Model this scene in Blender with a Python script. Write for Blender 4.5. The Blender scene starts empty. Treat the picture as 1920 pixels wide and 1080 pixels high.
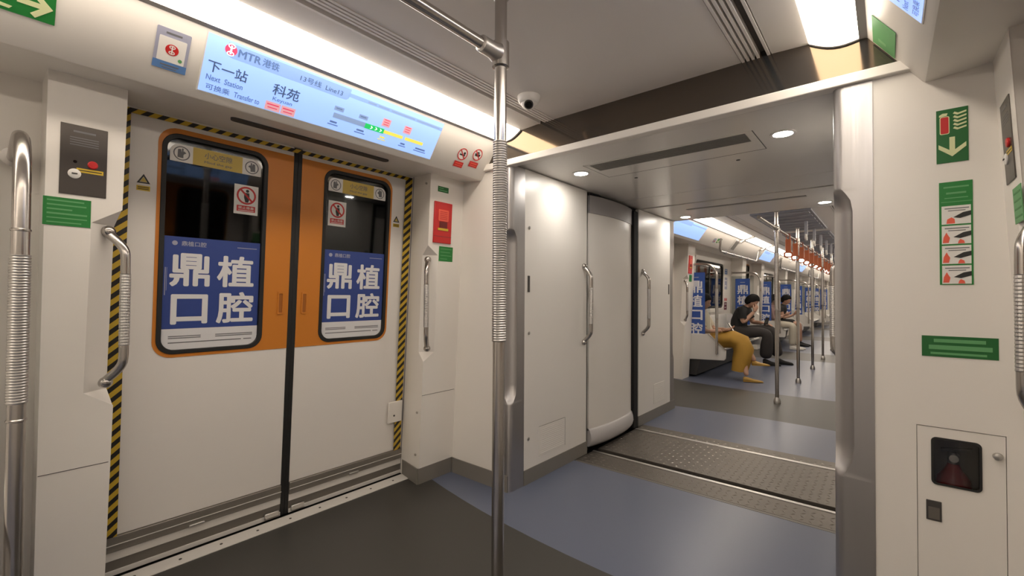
import bpy, bmesh, math, random
from mathutils import Matrix, Vector

random.seed(7)
D = bpy.data
scene = bpy.context.scene
COL = scene.collection

# ------------------------------------------------------------------ camera, world, exposure
CAMP = Vector((0.92, 0.0, 1.15))
_yaw, _pitch, _roll = math.radians(39.97), math.radians(0.97), math.radians(0.34)
_F = Vector((-math.sin(_yaw)*math.cos(_pitch), math.cos(_yaw)*math.cos(_pitch), math.sin(_pitch)))
_R = Vector((math.cos(_yaw), math.sin(_yaw), 0.0))
_U = _R.cross(_F)
_R2 = _R*math.cos(_roll) + _U*math.sin(_roll)
_U2 = _U*math.cos(_roll) - _R*math.sin(_roll)
cam_data = D.cameras.new('camera')
cam_data.sensor_width = 36.0
cam_data.lens = 839.0/1920.0*36.0
cam_data.clip_start = 0.02
cam = D.objects.new('camera', cam_data)
COL.objects.link(cam)
cam.matrix_world = Matrix((( _R2.x, _U2.x, -_F.x, CAMP.x),
                           ( _R2.y, _U2.y, -_F.y, CAMP.y),
                           ( _R2.z, _U2.z, -_F.z, CAMP.z),
                           (0, 0, 0, 1)))
scene.camera = cam
world = D.worlds.new('world'); scene.world = world
world.use_nodes = True
world.node_tree.nodes['Background'].inputs[0].default_value = (0.010, 0.010, 0.012, 1)
world.node_tree.nodes['Background'].inputs[1].default_value = 1.0
scene.view_settings.view_transform = 'Standard'
scene.view_settings.look = 'None'
scene.view_settings.exposure = EXPOSURE = 0.0
scene.view_settings.gamma = 1.0
scene.view_settings.use_curve_mapping = False
STRIP_POWER = 10.9        # fluorescent ceiling strips
DOWN_POWER = 170.0        # gangway downlights
LIGHT_COL = (1.0, 0.873, 0.725)

# ------------------------------------------------------------------ materials
def sr(r, g, b):
    f = lambda c: (c/255/12.92) if c/255 <= 0.04045 else ((c/255+0.055)/1.055)**2.4
    return (f(r), f(g), f(b), 1.0)

MATS = {}
def mat(name, col, rough=0.5, metal=0.0, spec=0.5, emit=0.0, var=0.04, scale=6.0, bump=0.0, bscale=120.0, coat=0.0):
    m = D.materials.new(name); m.use_nodes = True
    nt = m.node_tree; b = nt.nodes['Principled BSDF']
    col = tuple(col) if len(col) == 4 else tuple(col)+(1.0,)
    b.inputs['Roughness'].default_value = rough
    b.inputs['Metallic'].default_value = metal
    b.inputs['Specular IOR Level'].default_value = spec
    if coat: b.inputs['Coat Weight'].default_value = coat; b.inputs['Coat Roughness'].default_value = 0.08
    b.inputs['Base Color'].default_value = col
    if emit:
        b.inputs['Emission Color'].default_value = col
        b.inputs['Emission Strength'].default_value = emit
    elif var:
        tc = nt.nodes.new('ShaderNodeTexCoord'); n = nt.nodes.new('ShaderNodeTexNoise'); r = nt.nodes.new('ShaderNodeMix')
        r.data_type = 'RGBA'
        n.inputs['Scale'].default_value = scale; n.inputs['Detail'].default_value = 4
        nt.links.new(tc.outputs['Object'], n.inputs['Vector'])
        nt.links.new(n.outputs['Fac'], r.inputs[0])
        r.inputs[6].default_value = tuple(max(0, c*(1-var)) for c in col[:3])+(1,)
        r.inputs[7].default_value = tuple(min(1, c*(1+var)) for c in col[:3])+(1,)
        nt.links.new(r.outputs[2], b.inputs['Base Color'])
    if bump:
        tc = nt.nodes.new('ShaderNodeTexCoord'); n = nt.nodes.new('ShaderNodeTexNoise'); bp = nt.nodes.new('ShaderNodeBump')
        n.inputs['Scale'].default_value = bscale
        bp.inputs['Strength'].default_value = bump; bp.inputs['Distance'].default_value = 0.002
        nt.links.new(tc.outputs['Object'], n.inputs['Vector']); nt.links.new(n.outputs['Fac'], bp.inputs['Height'])
        nt.links.new(bp.outputs['Normal'], b.inputs['Normal'])
    MATS[name] = m
    return m

def brushed(name, col, rough=0.3, sc=(4, 4, 260)):
    m = mat(name, col, rough, 1.0, var=0)
    nt = m.node_tree; b = nt.nodes['Principled BSDF']
    tc = nt.nodes.new('ShaderNodeTexCoord'); mp = nt.nodes.new('ShaderNodeMapping'); n = nt.nodes.new('ShaderNodeTexNoise'); mr = nt.nodes.new('ShaderNodeMapRange')
    mp.inputs['Scale'].default_value = sc
    n.inputs['Scale'].default_value = 1.0
    nt.links.new(tc.outputs['Object'], mp.inputs[0]); nt.links.new(mp.outputs[0], n.inputs['Vector'])
    mr.inputs[3].default_value = rough*0.8; mr.inputs[4].default_value = rough*1.2
    nt.links.new(n.outputs['Fac'], mr.inputs[0]); nt.links.new(mr.outputs[0], b.inputs['Roughness'])
    return m

WHITE = mat('white_panel', (0.82, 0.785, 0.735), 0.34, var=0.015, scale=3)
WHITE_GLOSS = mat('white_gloss_panel', (0.78, 0.75, 0.71), 0.2, var=0.015, scale=3)
CEIL = mat('ceiling_paint', (0.87, 0.83, 0.79), 0.38, var=0.02, scale=2)
DOORW = mat('door_white', (0.80, 0.765, 0.725), 0.42, var=0.015, scale=3)
ORANGE = mat('door_orange', (0.60, 0.205, 0.022), 0.4, var=0.03, scale=4)
BLACK = mat('black_rubber', (0.012, 0.012, 0.012), 0.55, var=0.1)
SHADOWBLACK = mat('dark_void', (0.006, 0.006, 0.006), 0.8, var=0.1)
SKIRT = mat('skirting_grey', (0.20, 0.185, 0.165), 0.4, var=0.05, scale=8)
FLOOR_GREY = mat('vinyl_grey', (0.043, 0.041, 0.037), 0.40, var=0.10, scale=220, bump=0.05, bscale=300)
FLOOR_BLUE = mat('vinyl_blue', (0.108, 0.125, 0.182), 0.32, var=0.08, scale=220, bump=0.05, bscale=300)
STEEL = brushed('brushed_steel', (0.60, 0.575, 0.55), 0.27)
POLE = mat('stainless_tube', (0.48, 0.45, 0.425), 0.24, 1.0, var=0.03, scale=20)
POLE_DULL = mat('satin_tube', (0.55, 0.53, 0.51), 0.38, 1.0, var=0.03, scale=20)
POST = brushed('brushed_post', (0.46, 0.445, 0.44), 0.42, sc=(260, 260, 3))
ALU = brushed('aluminium_sill', (0.62, 0.60, 0.575), 0.34, sc=(260, 3, 260))
SILLW = mat('sill_light', (0.66, 0.635, 0.60), 0.4, 0.0, var=0.04, scale=30)
RAILM = mat('door_rail_metal', (0.24, 0.22, 0.195), 0.4, 0.4, var=0.08, scale=20)
BANDG = mat('sill_band', (0.135, 0.122, 0.105), 0.45, 0.1, var=0.05, scale=20)
DARKGLOSS = mat('dark_gloss_bulkhead', (0.028, 0.030, 0.032), 0.09, var=0.06, scale=3)
_b = DARKGLOSS.node_tree.nodes['Principled BSDF']; _b.inputs['IOR'].default_value = 2.0; _b.inputs['Specular Tint'].default_value = (1.0, 0.72, 0.46, 1)
TREAD = mat('tread_plate', (0.155, 0.138, 0.12), 0.45, 0.8, var=0.12, scale=30)
TREADB = mat('tread_bump_glint', (0.27, 0.245, 0.215), 0.30, 0.9, var=0.1)  # lighter than the plate: highlights put into the bump colour
GREYCAP = mat('grey_plastic', (0.30, 0.285, 0.285), 0.45, var=0.04)
BUMPER = mat('light_grey_plastic', (0.52, 0.50, 0.50), 0.4, var=0.03)
GREEN = mat('sign_green', (0.014, 0.20, 0.035), 0.45, var=0.04)
GREEN_D = mat('sign_dark_green', (0.010, 0.125, 0.025), 0.45, var=0.04)
GREEN_L = mat('sign_pale_green', (0.12, 0.36, 0.14), 0.5, var=0.04)
SIGN_CREAM = mat('photoluminescent_cream', (0.70, 0.74, 0.42), 0.5, var=0.02)
SIGNW = mat('sign_white', (0.78, 0.76, 0.73), 0.45, var=0.02)
RED = mat('sign_red', (0.55, 0.022, 0.022), 0.4, var=0.04)
REDL = mat('sign_light_red', (0.80, 0.12, 0.07), 0.4, var=0.04)
YELLOW = mat('sign_yellow', (0.62, 0.43, 0.03), 0.45, var=0.03)
YELLOWP = mat('band_yellow', (0.60, 0.44, 0.10), 0.45, var=0.03)
INK = mat('print_black', (0.02, 0.02, 0.02), 0.5, var=0.05)
INKG = mat('print_grey', (0.16, 0.16, 0.17), 0.5, var=0.05)
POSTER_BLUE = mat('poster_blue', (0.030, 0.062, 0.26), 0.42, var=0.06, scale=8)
POSTER_FAR = mat('poster_blue_far', (0.032, 0.090, 0.36), 0.42, var=0.06, scale=8)  # brighter blue for the tall posters
POSTER_W = mat('poster_white', (0.72, 0.72, 0.74), 0.45, var=0.02)
STICKB = mat('sticker_blue', (0.10, 0.22, 0.48), 0.45, var=0.04)
STICKG = mat('sticker_lilac', (0.36, 0.37, 0.48), 0.45, var=0.03)
SEATW = mat('seat_white', (0.68, 0.66, 0.63), 0.35, var=0.02)
UNDER = mat('underseat_shade', (0.035, 0.034, 0.034), 0.5, var=0.1)  # near-black colour carries the shade below the seats
STRAP_O = mat('strap_orange', (0.42, 0.105, 0.035), 0.5, var=0.08)
STRAP_G = mat('strap_grey', (0.34, 0.35, 0.40), 0.5, var=0.08)
GRILLE = mat('grille_bluegrey', (0.27, 0.28, 0.33), 0.4, 0.3, var=0.06)
GROOVE = mat('slot_dark', (0.055, 0.05, 0.047), 0.6, var=0.05)
VENTG = mat('vent_grey', (0.21, 0.20, 0.185), 0.45, var=0.05)
LENS = mat('lens_black', (0.006, 0.006, 0.007), 0.08, var=0.05)
TUNNEL = mat('tunnel_concrete', (0.05, 0.05, 0.048), 0.85, var=0.3, scale=2)
STRIP = mat('strip_diffuser', LIGHT_COL, 0.5, emit=STRIP_POWER)
DOWN = mat('downlight_lens', (1.0, 0.93, 0.84), 0.5, emit=DOWN_POWER)
SCREEN = mat('screen_blue', (0.315, 0.50, 0.93), 0.3, emit=0.80)
SCREEN_T = mat('screen_tab', (0.235, 0.37, 0.70), 0.3, emit=0.72)
SCREEN_L = mat('screen_white', (0.85, 0.90, 1.0), 0.3, emit=0.8)
S_INK = mat('screen_ink', (0.06, 0.10, 0.19), 0.4, emit=0.5)
S_INK2 = mat('screen_faint_ink', (0.10, 0.17, 0.36), 0.4, emit=0.6)
S_RED = mat('screen_red', (0.62, 0.06, 0.13), 0.4, emit=0.7)
S_PINK = mat('screen_pink', (0.66, 0.33, 0.36), 0.4, emit=0.7)
S_GREY = mat('screen_grey', (0.22, 0.31, 0.50), 0.4, emit=0.7)
S_GREEN = mat('screen_green', (0.02, 0.52, 0.12), 0.4, emit=0.7)
S_YEL = mat('screen_yellow', (0.78, 0.66, 0.10), 0.4, emit=0.75)
SKIN = mat('skin', (0.46, 0.27, 0.19), 0.5, var=0.05)
HAIR = mat('hair_black', (0.006, 0.005, 0.005), 0.7, spec=0.2, var=0.2)
TEEB = mat('cloth_black', (0.010, 0.010, 0.011), 0.8, var=0.2, scale=30)
PANTB = mat('cloth_charcoal', (0.028, 0.024, 0.024), 0.8, var=0.2, scale=30)
MUSTARD = mat('cloth_mustard', (0.36, 0.20, 0.024), 0.75, var=0.12, scale=14)
SHOE_Y = mat('shoe_mustard', (0.40, 0.24, 0.05), 0.5, var=0.08)
BLOUSE = mat('cloth_ivory', (0.55, 0.50, 0.40), 0.75, var=0.15, scale=25)
CREAMC = mat('cloth_cream', (0.50, 0.46, 0.38), 0.75, var=0.08)
PINKC = mat('cloth_rose', (0.40, 0.24, 0.23), 0.75, var=0.08)
SHOE_W = mat('shoe_white', (0.62, 0.60, 0.56), 0.5, var=0.05)
PHONE = mat('phone_body', (0.03, 0.03, 0.035), 0.25, var=0.05)
EXT_RED = mat('extinguisher_red', (0.30, 0.012, 0.010), 0.3, var=0.05)

def glass_mat(name, tint, gloss=0.9):
    m = D.materials.new(name); m.use_nodes = True
    nt = m.node_tree; nt.nodes.clear()
    o = nt.nodes.new('ShaderNodeOutputMaterial'); mx = nt.nodes.new('ShaderNodeMixShader')
    t = nt.nodes.new('ShaderNodeBsdfTransparent'); g = nt.nodes.new('ShaderNodeBsdfGlossy'); f = nt.nodes.new('ShaderNodeFresnel')
    t.inputs[0].default_value = tint+(1,); g.inputs['Color'].default_value = (gloss, gloss, gloss, 1); g.inputs['Roughness'].default_value = 0.04
    f.inputs['IOR'].default_value = 1.5
    nt.links.new(f.outputs[0], mx.inputs[0]); nt.links.new(t.outputs[0], mx.inputs[1]); nt.links.new(g.outputs[0], mx.inputs[2]); nt.links.new(mx.outputs[0], o.inputs[0])
    return m
GLASS = glass_mat('window_glass', (0.45, 0.46, 0.46))
CLEAR = glass_mat('cabinet_glass', (0.8, 0.8, 0.8))
GLASSP = glass_mat('partition_glass', (0.86, 0.88, 0.88))

def hazard_mat(name, diag):
    m = mat(name, (0.62, 0.41, 0.035), 0.45, var=0)
    nt = m.node_tree; b = nt.nodes['Principled BSDF']
    tc = nt.nodes.new('ShaderNodeTexCoord'); sp = nt.nodes.new('ShaderNodeSeparateXYZ')
    a = nt.nodes.new('ShaderNodeMath'); a.operation = 'MULTIPLY_ADD'; a.inputs[1].default_value = diag
    fr = nt.nodes.new('ShaderNodeMath'); fr.operation = 'FRACT'
    sc = nt.nodes.new('ShaderNodeMath'); sc.operation = 'MULTIPLY'; sc.inputs[1].default_value = 1/0.047
    gt = nt.nodes.new('ShaderNodeMath'); gt.operation = 'GREATER_THAN'; gt.inputs[1].default_value = 0.52
    mx = nt.nodes.new('ShaderNodeMix'); mx.data_type = 'RGBA'
    mx.inputs[6].default_value = (0.60, 0.40, 0.035, 1); mx.inputs[7].default_value = (0.014, 0.013, 0.012, 1)
    nt.links.new(tc.outputs['Object'], sp.inputs[0])
    nt.links.new(sp.outputs['X'], a.inputs[0]); nt.links.new(sp.outputs['Y'], a.inputs[2])
    nt.links.new(a.outputs[0], sc.inputs[0]); nt.links.new(sc.outputs[0], fr.inputs[0]); nt.links.new(fr.outputs[0], gt.inputs[0])
    nt.links.new(gt.outputs[0], mx.inputs[0]); nt.links.new(mx.outputs[2], b.inputs['Base Color'])
    return m
HAZ = hazard_mat('hazard_tape', -0.9)
HAZ2 = HAZ

# ------------------------------------------------------------------ mesh helpers
class MB:
    def __init__(s): s.v = []; s.f = []
    def add(s, vs, fs):
        o = len(s.v); s.v += [tuple(p) for p in vs]; s.f += [tuple(i+o for i in f) for f in fs]; return s
    def box(s, x0, x1, y0, y1, z0, z1):
        return s.add([(x0,y0,z0),(x1,y0,z0),(x1,y1,z0),(x0,y1,z0),(x0,y0,z1),(x1,y0,z1),(x1,y1,z1),(x0,y1,z1)],
                     [(0,3,2,1),(4,5,6,7),(0,1,5,4),(1,2,6,5),(2,3,7,6),(3,0,4,7)])
    def loft(s, secs, cap=True, close=True):
        n = len(secs[0]); vs = [p for q in secs for p in q]; fs = []
        for k in range(len(secs)-1):
            for i in range(n if close else n-1):
                j = (i+1) % n; fs.append((k*n+i, k*n+j, (k+1)*n+j, (k+1)*n+i))
        if cap: fs.append(tuple(range(n-1, -1, -1))); fs.append(tuple((len(secs)-1)*n+i for i in range(n)))
        return s.add(vs, fs)
    def prism(s, poly, a, b, axis='z'):
        if axis == 'z': g = lambda p, t: (p[0], p[1], t)
        elif axis == 'y': g = lambda p, t: (p[0], t, p[1])
        else: g = lambda p, t: (t, p[0], p[1])
        return s.loft([[g(p, a) for p in poly], [g(p, b) for p in poly]])
    def ring(s, outer, inner, z0, z1):
        n = len(outer)
        vs = [(p[0],p[1],z0) for p in outer]+[(p[0],p[1],z0) for p in inner]+[(p[0],p[1],z1) for p in outer]+[(p[0],p[1],z1) for p in inner]
        fs = []
        for i in range(n):
            j = (i+1) % n
            fs += [(2*n+i,2*n+j,3*n+j,3*n+i),(i,n+i,n+j,j),(i,j,2*n+j,2*n+i),(n+i,3*n+i,3*n+j,n+j)]
        return s.add(vs, fs)
    def tube(s, path, r, seg=14, cap=True):
        P = [Vector(p) for p in path]; secs = []
        rs = r if isinstance(r, (list, tuple)) else [r]*len(P)
        t0 = (P[1]-P[0]).normalized()
        ref = Vector((0,0,1)) if abs(t0.z) < 0.9 else Vector((1,0,0))
        nrm = (ref - t0*ref.dot(t0)).normalized()
        for i, p in enumerate(P):
            t = ((P[i]-P[i-1]).normalized() if i else t0)
            if 0 < i < len(P)-1: t = (t+(P[i+1]-P[i]).normalized()).normalized()
            nrm = (nrm - t*nrm.dot(t)).normalized(); bn = t.cross(nrm)
            secs.append([p+(nrm*math.cos(2*math.pi*k/seg)+bn*math.sin(2*math.pi*k/seg))*rs[i] for k in range(seg)])
        return s.loft(secs, cap)
    def lathe(s, prof, c=(0,0,0), axis='z', seg=24):
        secs = []
        for (r, h) in prof:
            q = []
            for k in range(seg):
                a = 2*math.pi*k/seg; u, v = r*math.cos(a), r*math.sin(a)
                q.append({'z': (c[0]+u,c[1]+v,c[2]+h), 'y': (c[0]+u,c[1]+h,c[2]+v), 'x': (c[0]+h,c[1]+u,c[2]+v)}[axis])
            secs.append(q)
        return s.loft(secs)
    def ball(s, c, rx, ry=None, rz=None, seg=16, rings=10):
        ry = ry or rx; rz = rz or rx; secs = []
        for i in range(1, rings):
            t = math.pi*i/rings
            secs.append([(c[0]+rx*math.sin(t)*math.cos(2*math.pi*k/seg), c[1]+ry*math.sin(t)*math.sin(2*math.pi*k/seg), c[2]-rz*math.cos(t)) for k in range(seg)])
        o = len(s.v); s.loft(secs, cap=False); n = len(s.v)
        s.v += [(c[0],c[1],c[2]-rz),(c[0],c[1],c[2]+rz)]
        s.f += [(o+(k+1)%seg, o+k, n) for k in range(seg)]+[(n-seg+k, n-seg+(k+1)%seg, n+1) for k in range(seg)]
        return s
    def build(s, name, m, parent=None, smooth=35, bevel=0.0, segs=2):
        me = D.meshes.new(name); me.from_pydata(s.v, [], s.f)
        bm = bmesh.new(); bm.from_mesh(me); bmesh.ops.recalc_face_normals(bm, faces=bm.faces); bm.to_mesh(me); bm.free()
        me.materials.append(m)
        if smooth:
            me.polygons.foreach_set('use_smooth', [True]*len(me.polygons)); me.set_sharp_from_angle(angle=math.radians(smooth))
        o = D.objects.new(name, me); COL.objects.link(o)
        if parent: o.parent = parent
        if bevel:
            b = o.modifiers.new('bevel', 'BEVEL'); b.width = bevel; b.segments = segs; b.limit_method = 'ANGLE'; b.angle_limit = math.radians(40)
        return o

def rrect(x0, x1, y0, y1, r, n=6):
    rs = r if isinstance(r, (list, tuple)) else [r]*4        # bl, br, tr, tl
    cs = [(x0+rs[0], y0+rs[0], 180, rs[0]), (x1-rs[1], y0+rs[1], 270, rs[1]), (x1-rs[2], y1-rs[2], 0, rs[2]), (x0+rs[3], y1-rs[3], 90, rs[3])]
    out = []
    for cx, cy, a, q in cs:
        for k in range(n+1):
            t = math.radians(a+90*k/n); out.append((cx+q*math.cos(t), cy+q*math.sin(t)))
    return out
def circ(cx, cy, r, n=24, ry=None): return [(cx+r*math.cos(2*math.pi*k/n), cy+(ry or r)*math.sin(2*math.pi*k/n)) for k in range(n)]

def empty(name, M=None, loc=None):
    o = D.objects.new(name, None); COL.objects.link(o); o.empty_display_size = 0.05
    if M is not None: o.matrix_world = M
    elif loc is not None: o.location = loc
    return o
def tag(o, label=None, cat=None, group=None, kind=None):
    if label: o['label'] = label
    if cat: o['category'] = cat
    if group: o['group'] = group
    if kind: o['kind'] = kind
    return o
def struct(o, label=None):
    o['kind'] = 'structure'
    if label: o['label'] = label
    return o
def copy_tree(o, parent=None, kids=None):
    c = o.copy(); COL.objects.link(c); c.parent = parent
    for ch in [k for k in D.objects if k.parent == o]: copy_tree(ch, c)
    return c
def frame(origin, u, v):
    u = Vector(u).normalized(); v = Vector(v).normalized(); n = u.cross(v).normalized(); o = Vector(origin)
    return Matrix(((u.x,v.x,n.x,o.x),(u.y,v.y,n.y,o.y),(u.z,v.z,n.z,o.z),(0,0,0,1)))

def text(body, rect, z, m, parent, name='lettering', bold=0.0, spacing=1.0, stretch=True, depth=0.0004):
    cu = D.curves.new('t', 'FONT'); cu.body = body; cu.size = 1.0; cu.space_character = spacing; cu.resolution_u = 3
    ob = D.objects.new('t', cu); COL.objects.link(ob)
    dg = bpy.context.evaluated_depsgraph_get(); dg.update()
    me = D.meshes.new_from_object(ob.evaluated_get(dg))
    D.objects.remove(ob); D.curves.remove(cu)
    if bold:                                   # heavier strokes: the glyph laid down again, shifted all round
        V = [v.co.copy() for v in me.vertices]; F = [tuple(q.vertices) for q in me.polygons]; v2, f2, dz_ = [], [], []
        for k in range(9):
            a = 2*math.pi*k/8; d = bold*2.0 if k < 8 else 0.0; o_ = len(v2)
            v2 += [(v.x+d*math.cos(a), v.y+d*math.sin(a), 0) for v in V]; f2 += [tuple(i+o_ for i in q) for q in F]; dz_.append((o_, len(v2), k*2.5e-5))
        D.meshes.remove(me); me = D.meshes.new(name); me.from_pydata(v2, [], f2)
    xs = [v.co.x for v in me.vertices]; ys = [v.co.y for v in me.vertices]
    if not xs: return None
    x0, x1, y0, y1 = rect; w = max(xs)-min(xs); h = max(max(ys)-min(ys), 1e-4)
    sx, sy = (x1-x0)/w, (y1-y0)/h
    if not stretch: sx = sy = min(sx, sy)
    cx, cy = (max(xs)+min(xs))/2, (max(ys)+min(ys))/2
    zo = [0.0]*len(me.vertices)
    if bold:
        for a_, b_, q_ in dz_:
            for i in range(a_, b_): zo[i] = q_
    for v in me.vertices: v.co = ((v.co.x-cx)*sx+(x0+x1)/2, (v.co.y-cy)*sy+(y0+y1)/2, z+depth+zo[v.index])
    me.name = name; me.materials.clear(); me.materials.append(m)
    o = D.objects.new(name, me); COL.objects.link(o); o.parent = parent
    return o
def plate(name, x0, x1, y0, y1, z0, z1, m, parent, r=0.0):
    b = MB()
    if r: b.prism(rrect(x0, x1, y0, y1, r), z0, z1)
    else: b.box(x0, x1, y0, y1, z0, z1)
    return b.build(name, m, parent)
def bars(name, rects, z0, z1, m, parent):
    b = MB()
    for (x0, x1, y0, y1) in rects: b.box(x0, x1, y0, y1, z0, z1)
    return b.build(name, m, parent)

# ------------------------------------------------------------------ layout constants (metres; x across, y along the train, z up)
YE = 2.01            # end wall of the near car
GX = 0.77            # half width of the gangway
YF = 4.64            # where the far car begins
YB, YZ = -5.0, 26.6  # ends of what is built
CZ = 2.115           # ceiling
GZ = 1.93            # gangway ceiling
DC = 1.045           # centre of the near doors
def pil_x(z): return 1.27-0.05*z
def door_x(z): return 1.505-0.06*z
HU = 1.875           # header underside
DOORS_FAR = (5.60, 10.31, 15.03, 19.75, 24.47)
PARTS_FAR = (6.60, 9.30, 11.32, 14.02, 16.04, 18.74, 20.76, 23.46)

# ------------------------------------------------------------------ floors
def arc_edge(y0, sgn, n=16): return [(-1.47+2.94*i/n, y0+sgn*0.138*((-1.47+2.94*i/n)/1.25)**2) for i in range(n+1)]
def floor_zone(name, ya, yb, m, parent):
    a = ya if isinstance(ya, list) else [(-1.47, ya), (1.47, ya)]
    b = yb if isinstance(yb, list) else [(-1.47, yb), (1.47, yb)]
    return MB().prism(a+b[::-1], -0.02, 0.0).build(name, m, parent, smooth=0)
fl = struct(MB().box(-1.47, 1.47, YB, 2.70, -0.06, -0.021).build('floor', BANDG), 'vinyl floor of the near carriage in grey and blue zones')
floor_zone('blue_vinyl', YB, arc_edge(0.393, -1), FLOOR_BLUE, fl)
floor_zone('grey_vinyl', arc_edge(0.393, -1), arc_edge(1.697, 1), FLOOR_GREY, fl)
floor_zone('blue_vinyl', arc_edge(1.697, 1), 2.70, FLOOR_BLUE, fl)
fg = struct(MB().box(-1.1, 1.1, 2.70, 3.95, -0.06, -0.03).build('floor_gangway', SHADOWBLACK), 'metal threshold plates across the gangway')
def tread(name, y0, y1, x0=-0.76, x1=0.76):
    p = MB().box(x0, x1, y0, y1, -0.02, 0.002).build(name, TREAD, fg, bevel=0.002)
    b = MB(); k = 0; dy = 0.042; dx = 0.042
    ny = int((y1-y0-0.02)/dy); nx = int((x1-x0-0.04)/dx)
    for j in range(ny):
        for i in range(nx):
            cx = x0+0.03+i*dx; cy = y0+0.022+j*dy; a = math.radians(45 if (i+j) % 2 else -45)
            c, s_ = math.cos(a), math.sin(a); L, W_ = 0.017, 0.0045
            q = [(cx+c*u-s_*v, cy+s_*u+c*v) for u, v in ((-L, 0), (0, -W_), (L, 0), (0, W_))]
            b.add([(x, y, 0.002) for x, y in q]+[(cx, cy, 0.0048)], [(0,1,4),(1,2,4),(2,3,4),(3,0,4)])
    o = b.build('tread_bumps', TREADB, p, smooth=0); o['kind'] = 'stuff'
    return p
tread('tread_plate', 2.725, 2.935); tread('tread_plate', 3.03, 3.665); tread('tread_plate', 3.70, 3.845)
for y0, y1 in ((2.937, 2.962), (3.667, 3.698)):
    MB().box(-0.76, 0.76, y0, y1, -0.02, 0.006).build('edge_strip', ALU, fg, bevel=0.002)
MB().box(-0.76, 0.76, 2.70, 2.723, -0.02, 0.001).build('edge_strip', BANDG, fg)
ff = struct(MB().box(-1.47, 1.47, 3.85, YZ, -0.06, -0.021).build('floor_far', BANDG), 'vinyl floor of the far carriage in blue and grey zones')
ya = 3.85
for c in DOORS_FAR:
    d = -0.16 if c < 6 else 0
    e0, e1 = arc_edge(c+d-0.652, -1), arc_edge(c+d+0.652, 1)
    floor_zone('blue_vinyl', ya, e0, FLOOR_BLUE, ff); floor_zone('grey_vinyl', e0, e1, FLOOR_GREY, ff); ya = e1
floor_zone('blue_vinyl', ya, YZ, FLOOR_BLUE, ff)

# ------------------------------------------------------------------ ceilings, light coves, headers (one profile per side)
LIGHTS = []
def light_profile(s, t=0.0):
    n = 8; out = []
    for i in range(n+1):
        f = i/n; x = 0.850+(0.700-0.850)*f; z = 2.072+(2.106-2.072)*f - 0.019*math.sin(math.pi*f) - t
        out.append((s*x, z))
    return out
def ceiling_run(name, y0, y1, label, vents=True):
    root = struct(MB().box(-0.465, 0.465, y0, y1, CZ, CZ+0.03).build(name, CEIL), label)
    for s in (-1, 1):
        MB().prism([(s*0.575, CZ), (s*0.70, 2.108), (s*0.70, CZ+0.03), (s*0.575, CZ+0.03)], y0, y1, 'y').build('cove_strip', CEIL, root)
        MB().box(min(s*0.465, s*0.575), max(s*0.465, s*0.575), y0, y1, CZ+0.022, CZ+0.03).build('vent_slot', GROOVE, root)
        for k in range(6):
            xa = 0.468+k*0.0185
            if k == 4: continue
            MB().box(min(s*xa, s*(xa+0.0105)), max(s*xa, s*(xa+0.0105)), y0, y1, CZ-0.002, CZ+0.022).build('vent_rib', CEIL, root)
    return root
ceiling_run('ceiling', YB, YE, 'flat grey-white ceiling with ribbed vents along both sides')
ceiling_run('ceiling_far', YF, YZ, 'ceiling of the far carriage')

def header(name, s, y0, y1, label):
    P = [(1.015, HU-0.003), (0.8705, 2.0723), (0.866, 2.084), (0.858, 2.084), (0.858, 2.076), (0.852, 2.076), (0.852, 2.20), (1.46, 2.20), (1.46, 1.905), (1.16, 1.882), (1.04, HU-0.008), (1.022, HU-0.007)]
    o = struct(MB().prism([(s*x, z) for x, z in P], y0, y1, 'y').build(name, WHITE, smooth=25), label)
    MB().prism([(s*0.8725, 2.0685), (s*0.866, 2.0705), (s*0.849, 2.0715), (s*0.849, 2.084), (s*0.872, 2.088)], y0, y1, 'y').build('frame_lip', GREYCAP, o)
    return o
header('trim_1', -1, YB, YE, 'slanted white panel above the left doors carrying the route display')
header('trim_2', 1, YB, YE, 'slanted white panel above the right side')
header('trim_3', -1, YF, YZ, 'slanted white panel along the far carriage')
header('trim_4', 1, YF, YZ, 'slanted white panel along the right of the far carriage')
def ceiling_light(s, y0, y1, label, group):
    o = empty('ceiling_light', loc=(s*0.78, (y0+y1)/2, 2.09)); tag(o, label, 'light', group)
    cy = (y0+y1)/2
    a = light_profile(s); b = light_profile(s, -0.02)
    MB().prism([(x-s*0.78, z-2.09) for x, z in a+b[::-1]], y0-cy+0.012, y1-cy-0.012, 'y').build('diffuser', STRIP, o)
    for e in (y0, y1-0.012):
        MB().prism([(x-s*0.78, z-2.09) for x, z in light_profile(s, 0.003)+light_profile(s, -0.02)[::-1]], e-cy, e+0.012-cy, 'y').build('end_cap', BUMPER, o)
    MB().box(-0.085, 0.085, y0-cy, y1-cy, 0.045, 0.05).build('housing', BUMPER, o)
    return o
ceiling_light(-1, -1.2, 2.005, 'long glowing light strip above the route display over the left doors', 'ceiling light strips')
ceiling_light(1, -1.2, 2.005, 'short stretch of glowing light strip at top right of the photo', 'ceiling light strips')
for s in (-1, 1):
    ceiling_light(s, -4.9, -1.26, 'light strip behind the viewer over the %s side' % ('left' if s < 0 else 'right'), 'ceiling light strips')
segs = [(4.66, 7.80), (7.87, 9.36), (9.43, 10.85), (10.92, 12.6), (12.67, 14.5), (14.57, 17.0), (17.07, 20.0), (20.07, 26.5)]
ordn = ['nearest', 'second', 'third', 'fourth', 'fifth', 'sixth', 'seventh', 'farthest']
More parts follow.
